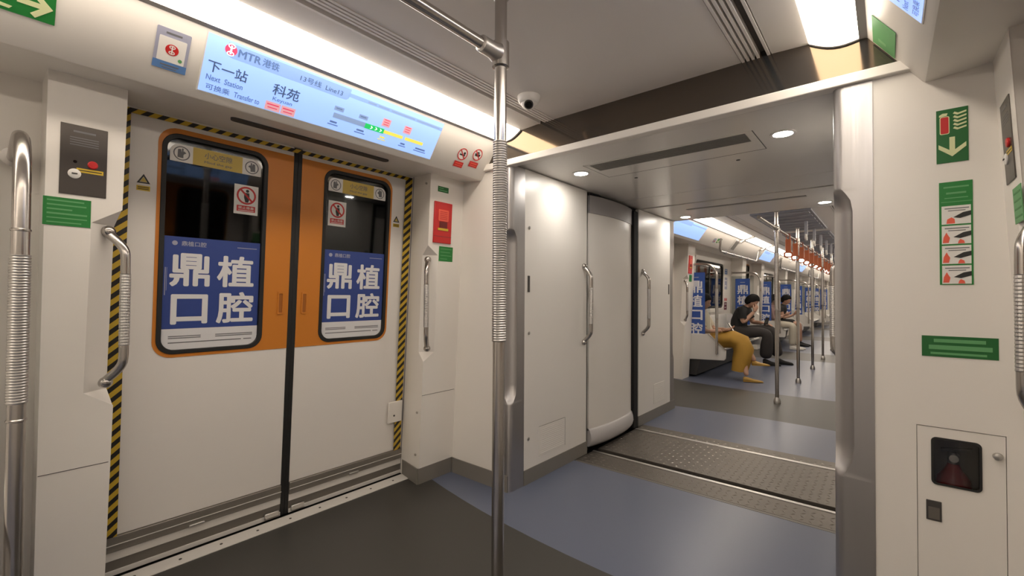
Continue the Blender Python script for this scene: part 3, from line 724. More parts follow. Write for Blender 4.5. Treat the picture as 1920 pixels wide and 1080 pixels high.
# ------------------------------------------------------------------ header displays and stickers
def hdr_frame(s, y=0.0): return frame((s*1.015, y, 1.87), (0, -s, 0), (-s*0.14, 0, 0.196))
def route_display(s, yc, label, full=True):
    M = hdr_frame(s, yc) @ T((0, 0.132, 0.0))
    r = empty('route_display', M); tag(r, label, 'display', 'route displays')
    W_, H_ = 0.5385, 0.1015
    MB().box(-W_-0.004, W_+0.004, -H_-0.004, H_+0.004, -0.004, 0.0015).build('bezel', SIGNW, r)
    p = MB().box(-W_, W_, -H_, H_, 0.0, 0.0022).build('panel', SCREEN, r)
    z = 0.0022
    MB().prism(rrect(-0.475, 0.005, 0.044, 0.094, [0.02, 0.02, 0.001, 0.001]), z, z+0.0003).build('title_tab', SCREEN_T, r)
    MB().box(0.0, W_, 0.062, 0.078, z, z+0.0003).build('status_band', SCREEN_T, r)
    if not full: return r
    z2 = z+0.0004
    MB().prism(circ(-0.464, 0.071, 0.0195, 28), z2, z2+0.0003).build('logo_disc', S_RED, r)
    b = MB(); b.box(-0.467, -0.461, 0.056, 0.086, z2+0.0003, z2+0.0005)
    for q in (1, -1):
        b.ring(circ(-0.464, 0.071+q*0.0135, 0.012, 20, 0.0085), circ(-0.464, 0.071+q*0.0135, 0.0085, 20, 0.005), z2+0.0003, z2+0.0005)
    b.build('logo_mark', SCREEN_L, r)
    text('MTR', (-0.440, -0.362, 0.056, 0.084), z2, S_INK2, r, bold=0.015)
    text('港铁', (-0.357, -0.296, 0.056, 0.086), z2, S_INK2, r, bold=0.01)
    text('13号线', (-0.212, -0.125, 0.054, 0.078), z2, S_INK, r)
    text('Line13', (-0.105, -0.028, 0.055, 0.074), z2, S_INK, r)
    text('下一站', (-0.524, -0.394, -0.026, 0.016), z2, S_INK, r, bold=0.006)
    text('Next  Station', (-0.522, -0.402, -0.056, -0.036), z2, S_INK2, r, bold=0.006)
    text('可换乘', (-0.518, -0.440, -0.091, -0.069), z2, S_INK2, r, bold=0.006)
    text('Transfer to', (-0.425, -0.335, -0.091, -0.070), z2, S_INK2, r, bold=0.006)
    text('科苑', (-0.300, -0.196, -0.034, 0.012), z2, S_INK, r, bold=0.006)
    text('Keyuan', (-0.292, -0.216, -0.060, -0.041), z2, S_INK2, r, bold=0.004)
    for x0, x1 in ((-0.313, -0.256), (-0.252, -0.196)):
        MB().box(x0, x1, -0.098, -0.064, z2, z2+0.0002).build('line_box', S_PINK, r)
        bars('line_box_print', [(x0+0.010, x1-0.010, -0.089, -0.085), (x0+0.006, x1-0.006, -0.077, -0.072)], z2+0.0002, z2+0.0004, S_RED, r)
    MB().box(-0.040, 0.118, -0.046, -0.024, z2, z2+0.0002).build('route_bar_grey', S_GREY, r)
    MB().box(0.116, 0.220, -0.048, -0.024, z2, z2+0.0002).build('route_bar_green', S_GREEN, r)
    MB().box(0.220, 0.330, -0.044, -0.028, z2, z2+0.0002).build('route_bar_yellow', S_YEL, r)
    MB().box(0.345, 0.458, -0.044, -0.028, z2, z2+0.0002).build('route_bar_yellow', S_YEL, r)
    b = MB()
    for k in range(3):
        x = 0.145+k*0.025; b.prism([(x, -0.043), (x+0.006, -0.043), (x+0.014, -0.036), (x+0.006, -0.029), (x, -0.029), (x+0.008, -0.036)], z2+0.0002, z2+0.0004)
    b.build('chevrons', SCREEN_L, r)
    for x0, m in ((-0.044, S_GREY), (0.076, S_GREY), (0.196, S_PINK), (0.320, S_PINK)):
        hgt = 0.018 if m is S_GREY else 0.038
        MB().box(x0, x0+0.044, -0.012, -0.012+hgt, z2, z2+0.0002).build('transfer_box', m, r)
        bars('transfer_print', [(x0+0.008, x0+0.036, -0.004+k*0.011, 0.000+k*0.011) for k in range(1 if m is S_GREY else 3)], z2+0.0002, z2+0.0004, S_RED if m is S_PINK else S_INK2, r)
    for x0, x1, m in ((-0.05, -0.01, S_INK2), (0.08, 0.125, S_INK2), (0.205, 0.24, S_YEL), (0.325, 0.36, S_INK2), (0.42, 0.49, S_INK2)):
        bars('station_print', [(x0+0.004, x1-0.004, -0.070, -0.062), (x0-0.004, x1+0.004, -0.080, -0.076)], z2, z2+0.0002, m, r)
    bars('status_print', [(0.095, 0.14, 0.066, 0.074), (0.15, 0.21, 0.066, 0.074), (0.222, 0.36, 0.066, 0.074), (0.372, 0.52, 0.066, 0.074)], z2, z2+0.0002, S_GREY, r)
    return r
route_display(-1, 1.0385, 'long blue lit route display above the left doors')
route_display(1, 1.09, 'corner of a blue route display at the top right edge')
route_display(-1, 5.60, 'small blue route display far through the gangway above the next doors', False)
for yy in (10.31, 15.03): route_display(-1, yy, 'tiny blue route display above the %s far doors' % ('second' if yy < 12 else 'third'), False)

r = empty('system_sticker', hdr_frame(-1, 0.4095) @ T((0, 0.130, 0.0008))); tag(r, 'blue sticker with a white field and red emblem left of the route display', 'sticker')
MB().prism(rrect(-0.047, 0.047, -0.067, 0.067, 0.004), 0, 0.001).build('sheet', STICKG, r)
MB().box(-0.047, 0.047, -0.066, -0.040, 0.001, 0.0014).build('blue_footer', STICKB, r)
MB().prism(rrect(-0.038, 0.038, -0.040, 0.040, 0.003), 0.001, 0.0016).build('white_field', SIGNW, r)
MB().prism(circ(0.0, 0.002, 0.0185, 24, 0.018), 0.0016, 0.0022).build('emblem_disc', RED, r)
b = MB(); b.box(-0.002, 0.002, -0.012, 0.016, 0.0022, 0.0026)
for q in (1, -1): b.ring(circ(0, 0.002+q*0.009, 0.009, 16, 0.006), circ(0, 0.002+q*0.009, 0.006, 16, 0.003), 0.0022, 0.0026)
b.build('emblem_mark', SIGNW, r)
MB().prism(circ(0.026, -0.026, 0.006, 12), 0.0016, 0.002).build('green_dot', GREEN_L, r)
bars('heading_print', [(-0.022, 0.022, 0.050, 0.056)], 0.001, 0.0014, INKG, r)
bars('footer_print', [(-0.026, 0.026, -0.053, -0.049), (-0.020, 0.020, -0.061, -0.058)], 0.0014, 0.0018, INKG, r)

r = empty('exit_arrow_sign', hdr_frame(-1, 0.03) @ T((0, 0.185, 0.0008))); tag(r, 'green sign with a pale arrow at the top left corner', 'sign')
MB().box(-0.20, 0.102, -0.098, 0.045, 0, 0.0012).build('sheet', GREEN, r)
bars('arrow_shaft', [(0.026, 0.085, -0.065, -0.051)], 0.0012, 0.0018, SIGN_CREAM, r)
MB().prism([(0.052, -0.084), (0.062, -0.093), (0.097, -0.058), (0.062, -0.021), (0.052, -0.030), (0.078, -0.058)], 0.0012, 0.0020).build('arrow_head', SIGN_CREAM, r)
for k in range(4):
    MB().prism([(-0.020, -0.088+k*0.020), (0.012, -0.090+k*0.021), (0.018, -0.082+k*0.021), (-0.016, -0.079+k*0.020)], 0.0012, 0.0018).build('ripple', SIGN_CREAM, r)

for yc, zc, w in ((1.785, 0.118, 'left'), (1.893, 0.142, 'right')):
    r = empty('round_prohibition_sign', hdr_frame(-1, yc-0.006) @ T((0, zc-0.004, 0.0008))); tag(r, 'round red-rimmed prohibition sticker, the %s of the two by the gangway lintel' % w, 'sign', 'round prohibition stickers')
    MB().prism(circ(0, 0.0, 0.036), 0, 0.0008).build('disc', SIGNW, r)
    MB().ring(circ(0, 0, 0.036), circ(0, 0, 0.030), 0.0008, 0.0014).build('red_ring', RED, r)
    MB().prism([(-0.024, 0.019), (-0.020, 0.024), (0.024, -0.019), (0.020, -0.024)], 0.0014, 0.0018).build('red_slash', RED, r)
    if w == 'left':
        b = MB(); b.box(-0.020, 0.020, -0.008, 0.000, 0.0008, 0.0013); b.prism(circ(0.012, 0.008, 0.008, 10), 0.0008, 0.0013)
    else:
        b = MB(); b.prism([(-0.018, -0.010), (0.018, -0.010), (0.022, 0.006), (-0.022, 0.006)], 0.0008, 0.0013); b.prism([(-0.012, 0.008), (0.012, 0.008), (0.006, 0.018), (-0.006, 0.018)], 0.0008, 0.0013)
    b.build('symbol', INK, r)
    MB().box(-0.034, 0.034, -0.080, -0.046, 0, 0.001).build('red_label', RED, r)
    bars('fine_print', [(-0.026, 0.026, -0.060, -0.054), (-0.026, 0.026, -0.072, -0.067)], 0.001, 0.0014, REDL, r)

r = empty('green_header_sign', hdr_frame(1, 1.898) @ T((0, 0.168, 0.0008))); tag(r, 'plain pale green square sign on the slanted panel at top right', 'sign')
MB().box(-0.095, 0.095, -0.050, 0.048, 0, 0.0012).build('sheet', GREEN_L, r)
bars('fine_print', [(-0.055, -0.035, -0.012, 0.022)], 0.0012, 0.0016, mat('sign_mid_green', (0.20, 0.45, 0.20), 0.5), r)

# underside slot above the doors
o = struct(MB().prism(rrect(-1.178, -1.135, 0.66, 1.42, 0.02), 1.8735, 1.890).build('trim_15', GROOVE), 'long dark slot in the panel underside above the doors')

# ------------------------------------------------------------------ pillar fittings
def pil_frame(s, y, z): return frame((s*pil_x(z), y, z), (0, -s, 0), (-s*0.05, 0, 1))
def control_panel(s, y, z, label):
    r = empty('control_panel', pil_frame(s, y, z)); tag(r, label, 'control panel', 'emergency control panels')
    MB().box(-0.059, 0.059, -0.118, 0.118, 0, 0.003).build('steel_plate', STEELP, r, bevel=0.001)
    bars('heading_print', [(-0.028, 0.028, 0.093, 0.099)], 0.003, 0.0034, INKG, r)
    bars('fine_print', [(-0.036, 0.036, 0.050+k*0.008, 0.0525+k*0.008) for k in range(4)], 0.003, 0.0034, INKG, r)
    MB().lathe([(0.0135, 0.003), (0.0135, 0.007), (0.011, 0.009)], (0.022, -0.010, 0), 'z', 24).build('red_button', RED, r)
    MB().lathe([(0.005, 0.0025), (0.005, 0.0036)], (-0.022, -0.006, 0), 'z', 14).build('key_hole', LENS, r)
    MB().box(-0.018, 0.050, -0.040, -0.026, 0.003, 0.0036).build('yellow_label', YELLOW, r)
    bars('label_print', [(-0.014, 0.046, -0.0345, -0.0315)], 0.0036, 0.004, INK, r)
    k = MB().lathe([(0.0165, 0.003), (0.0165, 0.006), (0.010, 0.009)], (-0.023, -0.047, 0), 'z', 24).build('lock_rosette', SIGNW, r)
    MB().box(-0.030, -0.016, -0.049, -0.045, 0.009, 0.0105).build('key_slot', GROOVE, k)
    return r
STEELP = brushed('control_plate_steel', (0.105, 0.094, 0.085), 0.36, sc=(260, 4, 4))
control_panel(-1, 0.226, 1.602, 'brushed steel control plate with red button on the pillar left of the doors')
control_panel(1, 1.89, 1.602, 'steel control plate with red button seen edge-on at the far right')
def green_notice(M, w, h, lines, label, m=GREEN, ink=None):
    r = empty('green_notice', M); tag(r, label, 'sign', 'green notices')
    MB().box(-w/2, w/2, -h/2, h/2, 0, 0.0015).build('sheet', m, r)
    n = len(lines)
    for i, (a, b, t) in enumerate(lines):
        yc = h/2-h*(i+0.75)/(n+0.5)
        bars('fine_print', [(-w/2+w*a, -w/2+w*b, yc-t*h/2, yc+t*h/2)], 0.0015, 0.0019, ink or GREEN_L, r)
    return r
green_notice(pil_frame(-1, 0.189, 1.4225), 0.116, 0.094, [(0.08, 0.85, 0.05), (0.08, 0.9, 0.05), (0.08, 0.6, 0.05), (0.08, 0.92, 0.06), (0.08, 0.92, 0.04), (0.08, 0.8, 0.04)], 'green notice with lines of text below the steel control plate')
green_notice(pil_frame(1, 1.838, 1.41), 0.10, 0.10, [(0.1, 0.9, 0.05)]*4, 'pale green notice seen edge-on at the far right', GREEN_L, GREEN)
green_notice(pil_frame(-1, 1.838, 1.802), 0.085, 0.034, [(0.08, 0.5, 0.12), (0.1, 0.9, 0.14)], 'small dark green plate above the red alarm box', GREEN_D)
green_notice(pil_frame(-1, 1.880, 1.407), 0.113, 0.092, [(0.1, 0.9, 0.04), (0.1, 0.8, 0.04), (0.1, 0.9, 0.04), (0.1, 0.6, 0.04)], 'green notice directly below the red alarm box')
ALARM_D = mat('alarm_dark_red', (0.16, 0.014, 0.012), 0.5)
def alarm_box(y, label):
    r = empty('alarm_box', pil_frame(-1, y, 1.597)); tag(r, label, 'alarm box', 'red alarm boxes')
    MB().box(-0.071, 0.071, -0.126, 0.126, 0, 0.010).build('body', RED, r, bevel=0.003)
    MB().prism(rrect(-0.040, 0.040, 0.010, 0.080, 0.004), 0.010, 0.013).build('call_window', REDL, r)
    bars('window_print', [(-0.03, 0.03, 0.020+k*0.011, 0.024+k*0.011) for k in range(5)], 0.013, 0.0135, RED, r)
    MB().prism(rrect(-0.030, 0.032, -0.036, 0.006, 0.002), 0.010, 0.012).build('handle_recess', ALARM_D, r)
    MB().box(-0.042, 0.040, -0.048, -0.034, 0.010, 0.0135).build('yellow_label', YELLOW, r)
    bars('door_seam', [(-0.07, 0.07, -0.086, -0.084)], 0.010, 0.0105, GROOVE, r)
alarm_box(1.840, 'red emergency alarm box with yellow label on the right door pillar')
alarm_box(6.395, 'tiny red alarm box on the first far pillar through the gangway')
green_notice(pil_frame(-1, 6.435, 1.407), 0.113, 0.092, [(0.1, 0.9, 0.04)]*3, 'tiny green notice on the first far pillar through the gangway')

def grab_handle(name, p0, out, z0, z1, label, group, lift=0.062, r_=0.0145, mount=0.05, along=(0, 0)):
    """p0 = (x, y) on the wall, out = unit direction the bow stands off"""
    o = empty(name, loc=(p0[0], p0[1], (z0+z1)/2)); tag(o, label, 'handle', group)
    zc = (z0+z1)/2; L = lambda f, z: (out[0]*lift*f, out[1]*lift*f, z-zc)
    path = [L(-0.05, z1)]
    for k in range(7):
        f = k/6; path.append(L(0.12+0.88*math.sin(f*math.pi/2), z1-0.010-0.075*f))
    for k in range(7): path.append(L(1.0+0.03*math.sin(math.pi*(k+0.5)/7), z1-0.10-(z1-z0-0.20)*k/6))
    for k in range(7):
        f = 1-k/6; path.append(L(0.12+0.88*math.sin(f*math.pi/2), z0+0.010+0.075*f))
    path.append(L(-0.05, z0))
    MB().tube(path, r_, 14).build('bow', POLE, o, smooth=60)
    b = MB(); za, zb = zc-(z1-z0)*0.25, zc+(z1-z0)*0.22; n = 26; prof = []
    for k in range(n):
        zz = za+(zb-za)*k/(n-1); prof += [(r_+0.0004, zz-zc-0.003), (r_+0.0014, zz-zc)]
    b.lathe(prof, (out[0]*lift*1.02, out[1]*lift*1.02, 0), 'z', 14).build('knurled_grip', POLE_DULL, o, smooth=20)
    for z in (z0, z1):
        MB().ball((out[0]*0.004, out[1]*0.004, z-zc), 0.021, 0.021, 0.021).build('mount', POLE, o, smooth=60)
    return o
q = math.sqrt(0.5)
grab_handle('door_handle_bar', (-1.232, 0.296), (q, q), 0.830, 1.372, 'bowed steel grab handle on the pillar left of the doorway', 'pillar grab handles')
grab_handle('door_handle_bar', (-1.232, 1.764), (q, -q), 0.825, 1.366, 'bowed steel grab handle on the pillar right of the doorway', 'pillar grab handles')
grab_handle('door_handle_bar', (1.230, 1.806), (-q, -q), 0.825, 1.366, 'steel grab handle at the extreme right edge', 'pillar grab handles', lift=0.050)
grab_handle('door_handle_bar', (-1.232, 6.315), (q, -q), 0.825, 1.366, 'small steel grab handle on the first far pillar through the gangway', 'pillar grab handles')
grab_handle('gangway_handle_bar', (-GX, 2.825), (1, 0), 0.815, 1.365, 'steel grab handle on the near gangway panel', 'gangway grab handles')
grab_handle('gangway_handle_bar', (-GX, 3.842), (1, 0), 0.815, 1.375, 'steel grab handle on the far gangway panel beyond the black gap', 'gangway grab handles')
grab_handle('gangway_handle_bar', (GX, 2.825), (-1, 0), 0.815, 1.365, 'grab handle on the near right gangway panel behind the corner post', 'gangway grab handles')
grab_handle('gangway_handle_bar', (GX, 3.842), (-1, 0), 0.815, 1.375, 'grab handle on the far right gangway panel behind the corner post', 'gangway grab handles')

# ------------------------------------------------------------------ end-wall signs and extinguisher cabinet
def end_frame(x, z): return frame((x, YE-0.0005, z), (1, 0, 0), (0, 0, 1))
r = empty('extinguisher_sign', end_frame(1.084, 1.675)); tag(r, 'dark green sign with red extinguisher, flame and cream down arrow', 'sign')
MB().box(-0.037, 0.037, -0.087, 0.087, 0, 0.0015).build('sheet', GREEN_D, r)
MB().prism(rrect(-0.027, -0.008, 0.008, 0.062, 0.004), 0.0015, 0.0025).build('red_cylinder', RED, r)
MB().ring(rrect(-0.029, -0.006, 0.006, 0.064, 0.005), rrect(-0.027, -0.008, 0.008, 0.062, 0.004), 0.0015, 0.0023).build('cylinder_outline', SIGN_CREAM, r)
MB().prism([(-0.030, 0.064), (-0.012, 0.066), (-0.010, 0.074), (-0.022, 0.075), (-0.030, 0.070)], 0.0015, 0.0023).build('cylinder_head', SIGN_CREAM, r)
for k in range(5):
    y = 0.016+k*0.012
    MB().prism([(0.002, y+0.006), (0.012, y), (0.033, y+0.006), (0.033, y+0.011), (0.014, y+0.006), (0.006, y+0.011)], 0.0015, 0.0023).build('flame_lick', SIGN_CREAM, r)
MB().box(-0.0065, 0.0065, -0.058, -0.005, 0.0015, 0.0023).build('arrow_shaft', SIGN_CREAM, r)
MB().prism([(0.0, -0.068), (0.032, -0.040), (0.032, -0.026), (0.0, -0.052), (-0.032, -0.026), (-0.032, -0.040)], 0.0015, 0.0026).build('arrow_head', SIGN_CREAM, r)
r = empty('instruction_strip', end_frame(1.0905, 1.359)); tag(r, 'tall green strip of four pictures on extinguisher use', 'sign')
MB().box(-0.0385, 0.0385, -0.166, 0.166, 0, 0.0015).build('sheet', GREEN, r)
bars('heading_print', [(-0.028, 0.030, 0.146, 0.151), (-0.022, 0.024, 0.126, 0.132), (-0.026, 0.028, 0.112, 0.115), (-0.034, 0.036, 0.100, 0.102)], 0.0015, 0.002, GREEN_L, r)
for k in range(4):
    y1 = 0.088-k*0.064; y0 = y1-0.059
    p = MB().box(-0.033, 0.034, y0, y1, 0.0015, 0.002).build('picture_panel', SIGNW, r)
    bars('caption_print', [(-0.026, 0.030, y1-0.010, y1-0.007), (-0.018, 0.022, y1-0.017, y1-0.0145)], 0.002, 0.0024, INKG, p)
    if k == 0: MB().prism([(-0.022, y0+0.002), (-0.002, y0+0.002), (-0.003, y0+0.016), (-0.010, y0+0.022), (-0.020, y0+0.016)], 0.002, 0.0025).build('red_shape', REDL, p)
    else:
        MB().prism([(-0.031, y0+0.004), (-0.017, y0+0.004), (-0.014, y0+0.020), (-0.019, y0+0.030), (-0.022, y0+0.038), (-0.029, y0+0.022)], 0.002, 0.0025).build('red_shape', REDL, p)
        MB().prism([(0.004, y0+0.001), (0.020, y0+0.001), (0.018, y0+0.010), (0.010, y0+0.015), (0.006, y0+0.010)], 0.002, 0.0025).build('red_shape', REDL, p)
    MB().prism([(-0.006, y0+0.022), (0.010, y0+0.018), (0.034, y0+0.026), (0.034, y0+0.040), (0.016, y0+0.036)], 0.0025, 0.003).build('black_hand', INK, p)
r = empty('emergency_plate', end_frame(1.094, 0.9935)); tag(r, 'wide dark green plate with three lines of pale text above the cabinet', 'sign')
MB().box(-0.087, 0.087, -0.0335, 0.0335, 0, 0.0015).build('sheet', GREEN_D, r)
bars('text_print', [(-0.058, 0.060, 0.013, 0.024), (-0.070, 0.074, -0.010, 0.004), (-0.066, 0.062, -0.026, -0.019)], 0.0015, 0.002, GREEN_L, r)

r = empty('extinguisher_cabinet', loc=(1.0935, YE, 0.396)); tag(r, 'white flush cabinet door with dark window, latch and knob', 'cabinet')
n = 6
cx = 1.0935; X0, X1, Z0, Z1 = 0.9935-cx, 1.1935-cx, 0.064-0.396, 0.7285-0.396
wx0, wx1, wz0, wz1 = 1.030-cx, 1.140-cx, 0.548-0.396, 0.695-0.396
d = MB().ring([(x, z) for x, z in rrect(X0, X1, Z0, Z1, 0.0005, n)], rrect(wx0, wx1, wz0, wz1, 0.012, n), 0.0, 0.010).build('cabinet_door', WHITE, r)
d.rotation_euler = (math.pi/2, 0, 0); d.location = (0, 0.012, 0)
g = MB().ring(rrect(wx0-0.003, wx1+0.003, wz0-0.003, wz1+0.003, 0.014, n), rrect(wx0+0.003, wx1-0.003, wz0+0.003, wz1-0.003, 0.010, n), 0.0, 0.004).build('window_gasket', BLACK, d); g.location = (0, 0, 0.010)
g = MB().prism(rrect(wx0, wx1, wz0, wz1, 0.012, n), 0.002, 0.005).build('window_glass', CLEAR, d)
b = MB().box(1.014-cx, 1.051-cx, 0.426-0.396, 0.491-0.396, 0.010, 0.0135).build('latch', GROOVE, d, bevel=0.002)
MB().box(1.019-cx, 1.046-cx, 0.432-0.396, 0.470-0.396, 0.0135, 0.0145).build('latch_paddle', BANDG, b, bevel=0.001)
MB().lathe([(0.009, 0.010), (0.009, 0.016), (0.012, 0.018), (0.010, 0.026), (0.004, 0.028)], (1.176-cx, 0.668-0.396, 0), 'z', 16).build('knob', POLE_DULL, d)
b = MB(); w0 = 0.001
b.box(X0, X1, 0.13, 0.135, Z0, Z1); b.box(X0-w0, X0, 0.02, 0.135, Z0, Z1); b.box(X1, X1+w0, 0.02, 0.135, Z0, Z1); b.box(X0, X1, 0.02, 0.135, Z1, Z1+w0); b.box(X0, X1, 0.02, 0.135, Z0-w0, Z0)
b.build('cabinet_box', BANDG, r)
e = empty('fire_extinguisher', loc=(1.085, YE+0.078, 0.067)); tag(e, 'red fire extinguisher with yellow band behind the cabinet window', 'fire extinguisher')
MB().lathe([(0.040, 0.0), (0.045, 0.006), (0.045, 0.455), (0.040, 0.49), (0.022, 0.515), (0.014, 0.535)], (0,0,0), 'z', 28).build('cylinder', EXT_RED, e, smooth=50)
MB().lathe([(0.0462, 0.448), (0.0462, 0.457)], (0,0,0), 'z', 28).build('yellow_band', YELLOW, e)
MB().lathe([(0.013, 0.53), (0.015, 0.545), (0.015, 0.565), (0.010, 0.572)], (0,0,0), 'z', 16).build('valve', POLE_DULL, e)
MB().prism([(-0.03, 0.572), (0.045, 0.585), (0.045, 0.592), (-0.03, 0.580)], -0.009, 0.009, 'y').build('lever', LENS, e)
MB().lathe([(0.012, -0.008), (0.012, 0.0)], (0.0, -0.012, 0.555), 'y', 16).build('gauge', SIGNW, e)

# ------------------------------------------------------------------ poles, rail, camera, straps
def sleeve_profile(z0, z1, r_, pitch=0.0075):
    prof = []; z = z0
    while z < z1:
        prof += [(r_, z), (r_+0.0016, z+pitch*0.35), (r_+0.0016, z+pitch*0.65)]; z += pitch
    prof.append((r_, z1)); return prof
def grab_pole(x, y, label, near=True):
    o = empty('grab_pole', loc=(x, y, 0)); tag(o, label, 'pole', 'floor-to-ceiling grab poles')
    MB().lathe([(0.019, 0.0), (0.019, CZ)], (0,0,0), 'z', 24).build('tube', POLE, o, smooth=40)
    MB().lathe(sleeve_profile(1.008, 1.624, 0.0205, 0.0075 if near else 0.03), (0,0,0), 'z', 24).build('knurled_sleeve', POLE_DULL, o, smooth=20)
    MB().lathe([(0.034, 0.0), (0.034, 0.03), (0.022, 0.06), (0.019, 0.065)], (0,0,0), 'z', 24).build('floor_flange', POLE_DULL, o, smooth=40)
    MB().lathe([(0.0195, 2.074), (0.026, 2.08), (0.036, 2.105), (0.036, CZ)], (0,0,0), 'z', 24).build('ceiling_flange', POLE_DULL, o, smooth=40)
    c = MB().lathe([(0.0195, 1.858), (0.0265, 1.862), (0.0265, 1.938), (0.0195, 1.942)], (0,0,0), 'z', 24).build('rail_clamp', POLE, o, smooth=40)
    return o
grab_pole(0.0, 1.036, 'nearest steel grab pole with knurled sleeve in the middle of the photo')
for yy, l in ((5.58, 'first'), (7.09, 'second'), (8.60, 'third'), (10.1, 'fourth'), (11.9, 'fifth'), (14.0, 'sixth'), (16.6, 'seventh')):
    grab_pole(0.0, yy, '%s steel grab pole of the row beyond the gangway' % l, False)
def overhead_rail(y0, y1, name, label, joints):
    o = empty(name, loc=(0, (y0+y1)/2, 1.90)); tag(o, label, 'handrail', 'overhead handrails'); c = (y0+y1)/2
    MB().tube([(0, y0-c, 0), (0, y1-c, 0)], 0.0165, 20).build('tube', POLE, o, smooth=40)
    for j, d in joints:
        MB().lathe([(0.0168, -0.075), (0.024, -0.07), (0.024, -0.02), (0.030, 0.0)] if d > 0 else [(0.030, 0.0), (0.024, 0.02), (0.024, 0.07), (0.0168, 0.075)], (0, j-c, 0), 'y', 20).build('tee_socket', POLE_DULL, o, smooth=40)
    return o
overhead_rail(-3.0, 1.020, 'overhead_rail', 'overhead steel handrail running from the nearest pole towards the viewer', [(1.018, 1)])
overhead_rail(5.60, 17.0, 'overhead_rail', 'overhead handrail linking the poles of the far carriage', [(5.60, -1)])
overhead_rail(4.70, 5.56, 'overhead_rail', 'short handrail stub reaching the first far pole from the gangway', [(5.558, 1)])

def strap(x, y, label, m, zt=1.90, drop=0.15):
    o = empty('hanging_strap', loc=(x, y, zt)); tag(o, label, 'strap', 'hanging straps')
    b = MB(); b.ring(rrect(-0.024, 0.024, -0.05, 0.026, 0.022), rrect(-0.0175, 0.0175, -0.045, 0.0195, 0.017), -0.014, 0.014)
    k = b.build('loop', m, o); k.rotation_euler = (math.pi/2, 0, 0)
    MB().prism(rrect(-0.030, 0.030, -0.012, 0.012, 0.006), -drop+0.062, -0.045).build('sleeve', m, o)
    b = MB(); b.ring(rrect(-0.050, 0.050, -drop-0.008, -drop+0.066, 0.033), rrect(-0.034, 0.034, -drop+0.008, -drop+0.050, 0.020), -0.013, 0.013)
    k = b.build('grip', m, o, bevel=0.004); k.rotation_euler = (math.pi/2, 0, 0.35)
    return o
strap(0.0, 0.315, 'orange hanging strap whose tip shows at the top edge', STRAP_O, drop=0.172)
for i in range(13):
    yy = 6.22+i*0.55
    strap(0.0, yy+0.12, 'orange hanging strap, %s in the row over the far aisle' % ['first','second','third','fourth','fifth','sixth','seventh','eighth','ninth','tenth','eleventh','twelfth','last'][i], STRAP_O, drop=0.26)

dc = empty('dome_camera', loc=(-0.405, 1.70, CZ)); tag(dc, 'small white dome security camera on the ceiling', 'camera')
MB().lathe([(0.056, 0.0), (0.056, -0.006), (0.053, -0.022), (0.045, -0.033), (0.038, -0.036)], (0,0,0), 'z', 32).build('base', WHITE, dc, smooth=50)
MB().ball((0, 0, -0.026), 0.041, 0.041, 0.036, 24, 14).build('eyeball', WHITE, dc, smooth=60)
dd = Vector((0.45, -0.62, -0.64)).normalized(); c0 = Vector((0, 0, -0.026))
MB().tube([c0+dd*0.026, c0+dd*0.042], 0.022, 20).build('lens_housing', GROOVE, dc, smooth=40)
MB().tube([c0+dd*0.042, c0+dd*0.0435], 0.016, 20).build('lens', LENS, dc, smooth=40)

# ------------------------------------------------------------------ bench ends: glazed partition, arched rail, white side panel
def arch_rail(s, y, label, near=False):
    o = empty('arched_rail', loc=(s*0.885, y, 0.3)); tag(o, label, 'grab rail', 'arched bench-end rails')
    P = [(-0.49, 1.312), (-0.20, 1.312), (-0.13, 1.305), (-0.075, 1.285), (-0.035, 1.25), (-0.010, 1.20), (0.0, 1.13), (0.0, 0.72), (0.0, 0.30), (0.0, 0.06)]
    MB().tube([(-s*-1*0+(-x if s > 0 else x), 0, z) for x, z in P], 0.0185, 18).build('tube', POLE, o, smooth=50)
    MB().lathe(sleeve_profile(0.55, 0.95, 0.0200, 0.0075 if near else 0.03), (0,0,0), 'z', 20).build('knurled_sleeve', POLE_DULL, o, smooth=20)
    for z in (0.505, 1.02):
        MB().lathe([(0.0188, z-0.004), (0.0208, z-0.002), (0.0208, z+0.002), (0.0188, z+0.004)], (0,0,0), 'z', 20).build('collar', POLE, o, smooth=40)
    x = (0.49 if s > 0 else -0.49)
    MB().lathe([(0.034, -0.012 if s > 0 else 0.012), (0.030, 0.0)], (x, 0, 1.312), 'x', 20).build('wall_flange', POLE_DULL, o, smooth=40)
    return o
def partition(s, y, ordn_, where, poster=True):
    o = empty('bench_partition', loc=(s*1.40, y, 0.0)); tag(o, 'white bench-end partition with sloping lower panel, %s' % where, 'partition', 'bench-end partitions')
    X = lambda v: -s*v          # distance from the wall towards the aisle
    t = 0.016
    MB().prism([(X(0.0), 0.25), (X(0.60), 0.275), (X(0.62), 0.30), (X(0.625), 0.41), (X(0.40), 0.625), (X(0.0), 0.625)], -t, t, 'y').build('lower_panel', SEATW, o, bevel=0.006)
    MB().prism([(X(0.625), 0.415), (X(0.40), 0.632), (X(0.385), 0.622), (X(0.61), 0.405)], -t-0.004, t+0.004, 'y').build('edge_trim', ALU, o)
    MB().box(min(X(0.03), X(0.415)), max(X(0.03), X(0.415)), -0.005, 0.005, 0.60, 1.545).build('glazing', GLASSP, o, bevel=0.002)
    return o
